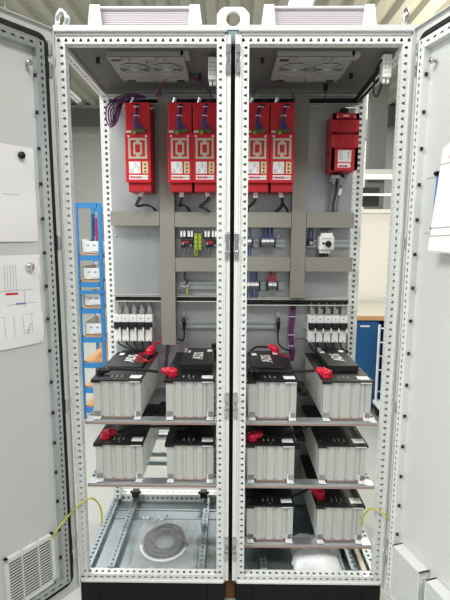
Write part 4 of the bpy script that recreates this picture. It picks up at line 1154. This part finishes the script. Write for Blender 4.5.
t = empty('steel_frame', (1.6,4.6,FL), 'white steel frame with small boxes standing behind the cream partition', 'frame')
b = MB()
for x in (1.62, 2.12): b.box(x,x+.04,4.3,4.34,FL,2.22)
b.box(1.40,2.16,4.3,4.34,2.16,2.22); b.box(1.40,2.16,4.3,4.34,1.95,1.98)
b.build('frame', M['white'], t)
b = MB(); b.box(1.70,1.95,4.35,4.5,1.82,2.06); b.build('panel', M['boxp'], t)
# steel column and cladding of the right side
sc_ = b = MB(); b.box(2.05,2.35,6.4,6.7,FL,CZ-.005); sc_ = tag(b.build('steel_column', M['hallw']), 'pale steel column with a dark box, rising to the roof behind the right cabinet', 'column')
b = MB(); b.box(1.98,2.28,6.1,6.399,3.02,3.35); b.cyl((2.13,6.08,3.18),(2.13,6.1,3.18),.1,n=20); b.box(2.1,2.16,6.2,6.39,2.95,3.02); b.build('control_box', M['beam'], sc_, bevel=.01)
b = MB(); b.box(2.75,3.1,7.6,7.8,FL,CZ-.005); tag(b.build('steel_column', M['beam']), 'dark steel column further back behind the right cabinet', 'column')
b = MB(); b.box(2.36,6.0,7.5,7.58,2.55,2.75); tag(b.build('cross_beam', M['hallw']), 'pale horizontal beam far behind the right cabinet', 'beam')

# ------------------------------------------------------------------ light
w = bpy.data.worlds.new('w'); SC.world = w; w.use_nodes = True
bg = w.node_tree.nodes['Background']; bg.inputs[0].default_value = (.95,.98,1.0,1); bg.inputs[1].default_value = .32
def area(name, loc, rot, sx, sy, e, col=(1,1,1)):
    l = bpy.data.lights.new(name, 'AREA'); l.shape = 'RECTANGLE'; l.size = sx; l.size_y = sy; l.energy = e; l.color = col
    o = bpy.data.objects.new(name, l); COL.objects.link(o); o.location = loc; o.rotation_euler = rot; return o
area('hall_light', (-2.4,-1.9,4.3), (math.radians(20),0,math.radians(-25)), 2.6, .8, 175, (1,.99,.97))
area('hall_light', (1.4,-2.6,4.3), (math.radians(20),0,math.radians(10)), 2.6, .8, 110, (1,.99,.97))
area('side_fill_light', (-6.6,-2.2,2.4), (0,math.radians(-90),0), 2.4, 4.0, 200, (.93,.97,1))  # added fill from the left to brighten the right door; no window there
area('hall_light', (-2.5,3.0,4.45), (0,0,0), 1.0, 3.0, 190, (1,1,1))
area('hall_light', (2.6,3.6,4.45), (0,0,0), 1.0, 3.0, 210, (1,.97,.9))
area('hall_light', (0,7.5,4.3), (0,0,0), 4.0, 1.0, 150, (1,1,1))
area('ceiling_fill_light', (3.2,4.4,3.6), (math.radians(180),0,0), .6, 3.0, 60, (1,.9,.72))  # added warm fill aimed upward, only to brighten the ceiling at the right

# ------------------------------------------------------------------ camera
cam = bpy.data.cameras.new('camera'); co = bpy.data.objects.new('camera', cam); COL.objects.link(co)
cam.sensor_fit = 'VERTICAL'; cam.sensor_height = 36; cam.lens = 446.5/600*36; cam.clip_start = .05
pit, yaw, rol = .141126, -.0100018, -.00352770
c_, s_ = math.cos(pit), math.sin(pit)
fwd = V((0,c_,-s_)); upv = V((0,s_,c_)); rt = V((1,0,0))
# yaw about Z (x_cam = c X - s Y)
R = Matrix.Rotation(-yaw, 3, 'Z')
fwd, upv, rt = R@fwd, R@upv, R@rt
# roll: image content turned by rol clockwise
u2 = upv*math.cos(rol)+rt*math.sin(rol)
r2 = rt*math.cos(rol)-upv*math.sin(rol)
mw = Matrix(((r2.x,u2.x,-fwd.x,0),(r2.y,u2.y,-fwd.y,0),(r2.z,u2.z,-fwd.z,0),(0,0,0,1)))
mw.translation = V((-.00864825,-1.66378904,1.4172128))
co.matrix_world = mw
SC.camera = co
SC.view_settings.view_transform = 'Standard'; SC.view_settings.look = 'None'; SC.view_settings.gamma = 1
SC.view_settings.exposure = .12
SC.view_settings.use_curve_mapping = False
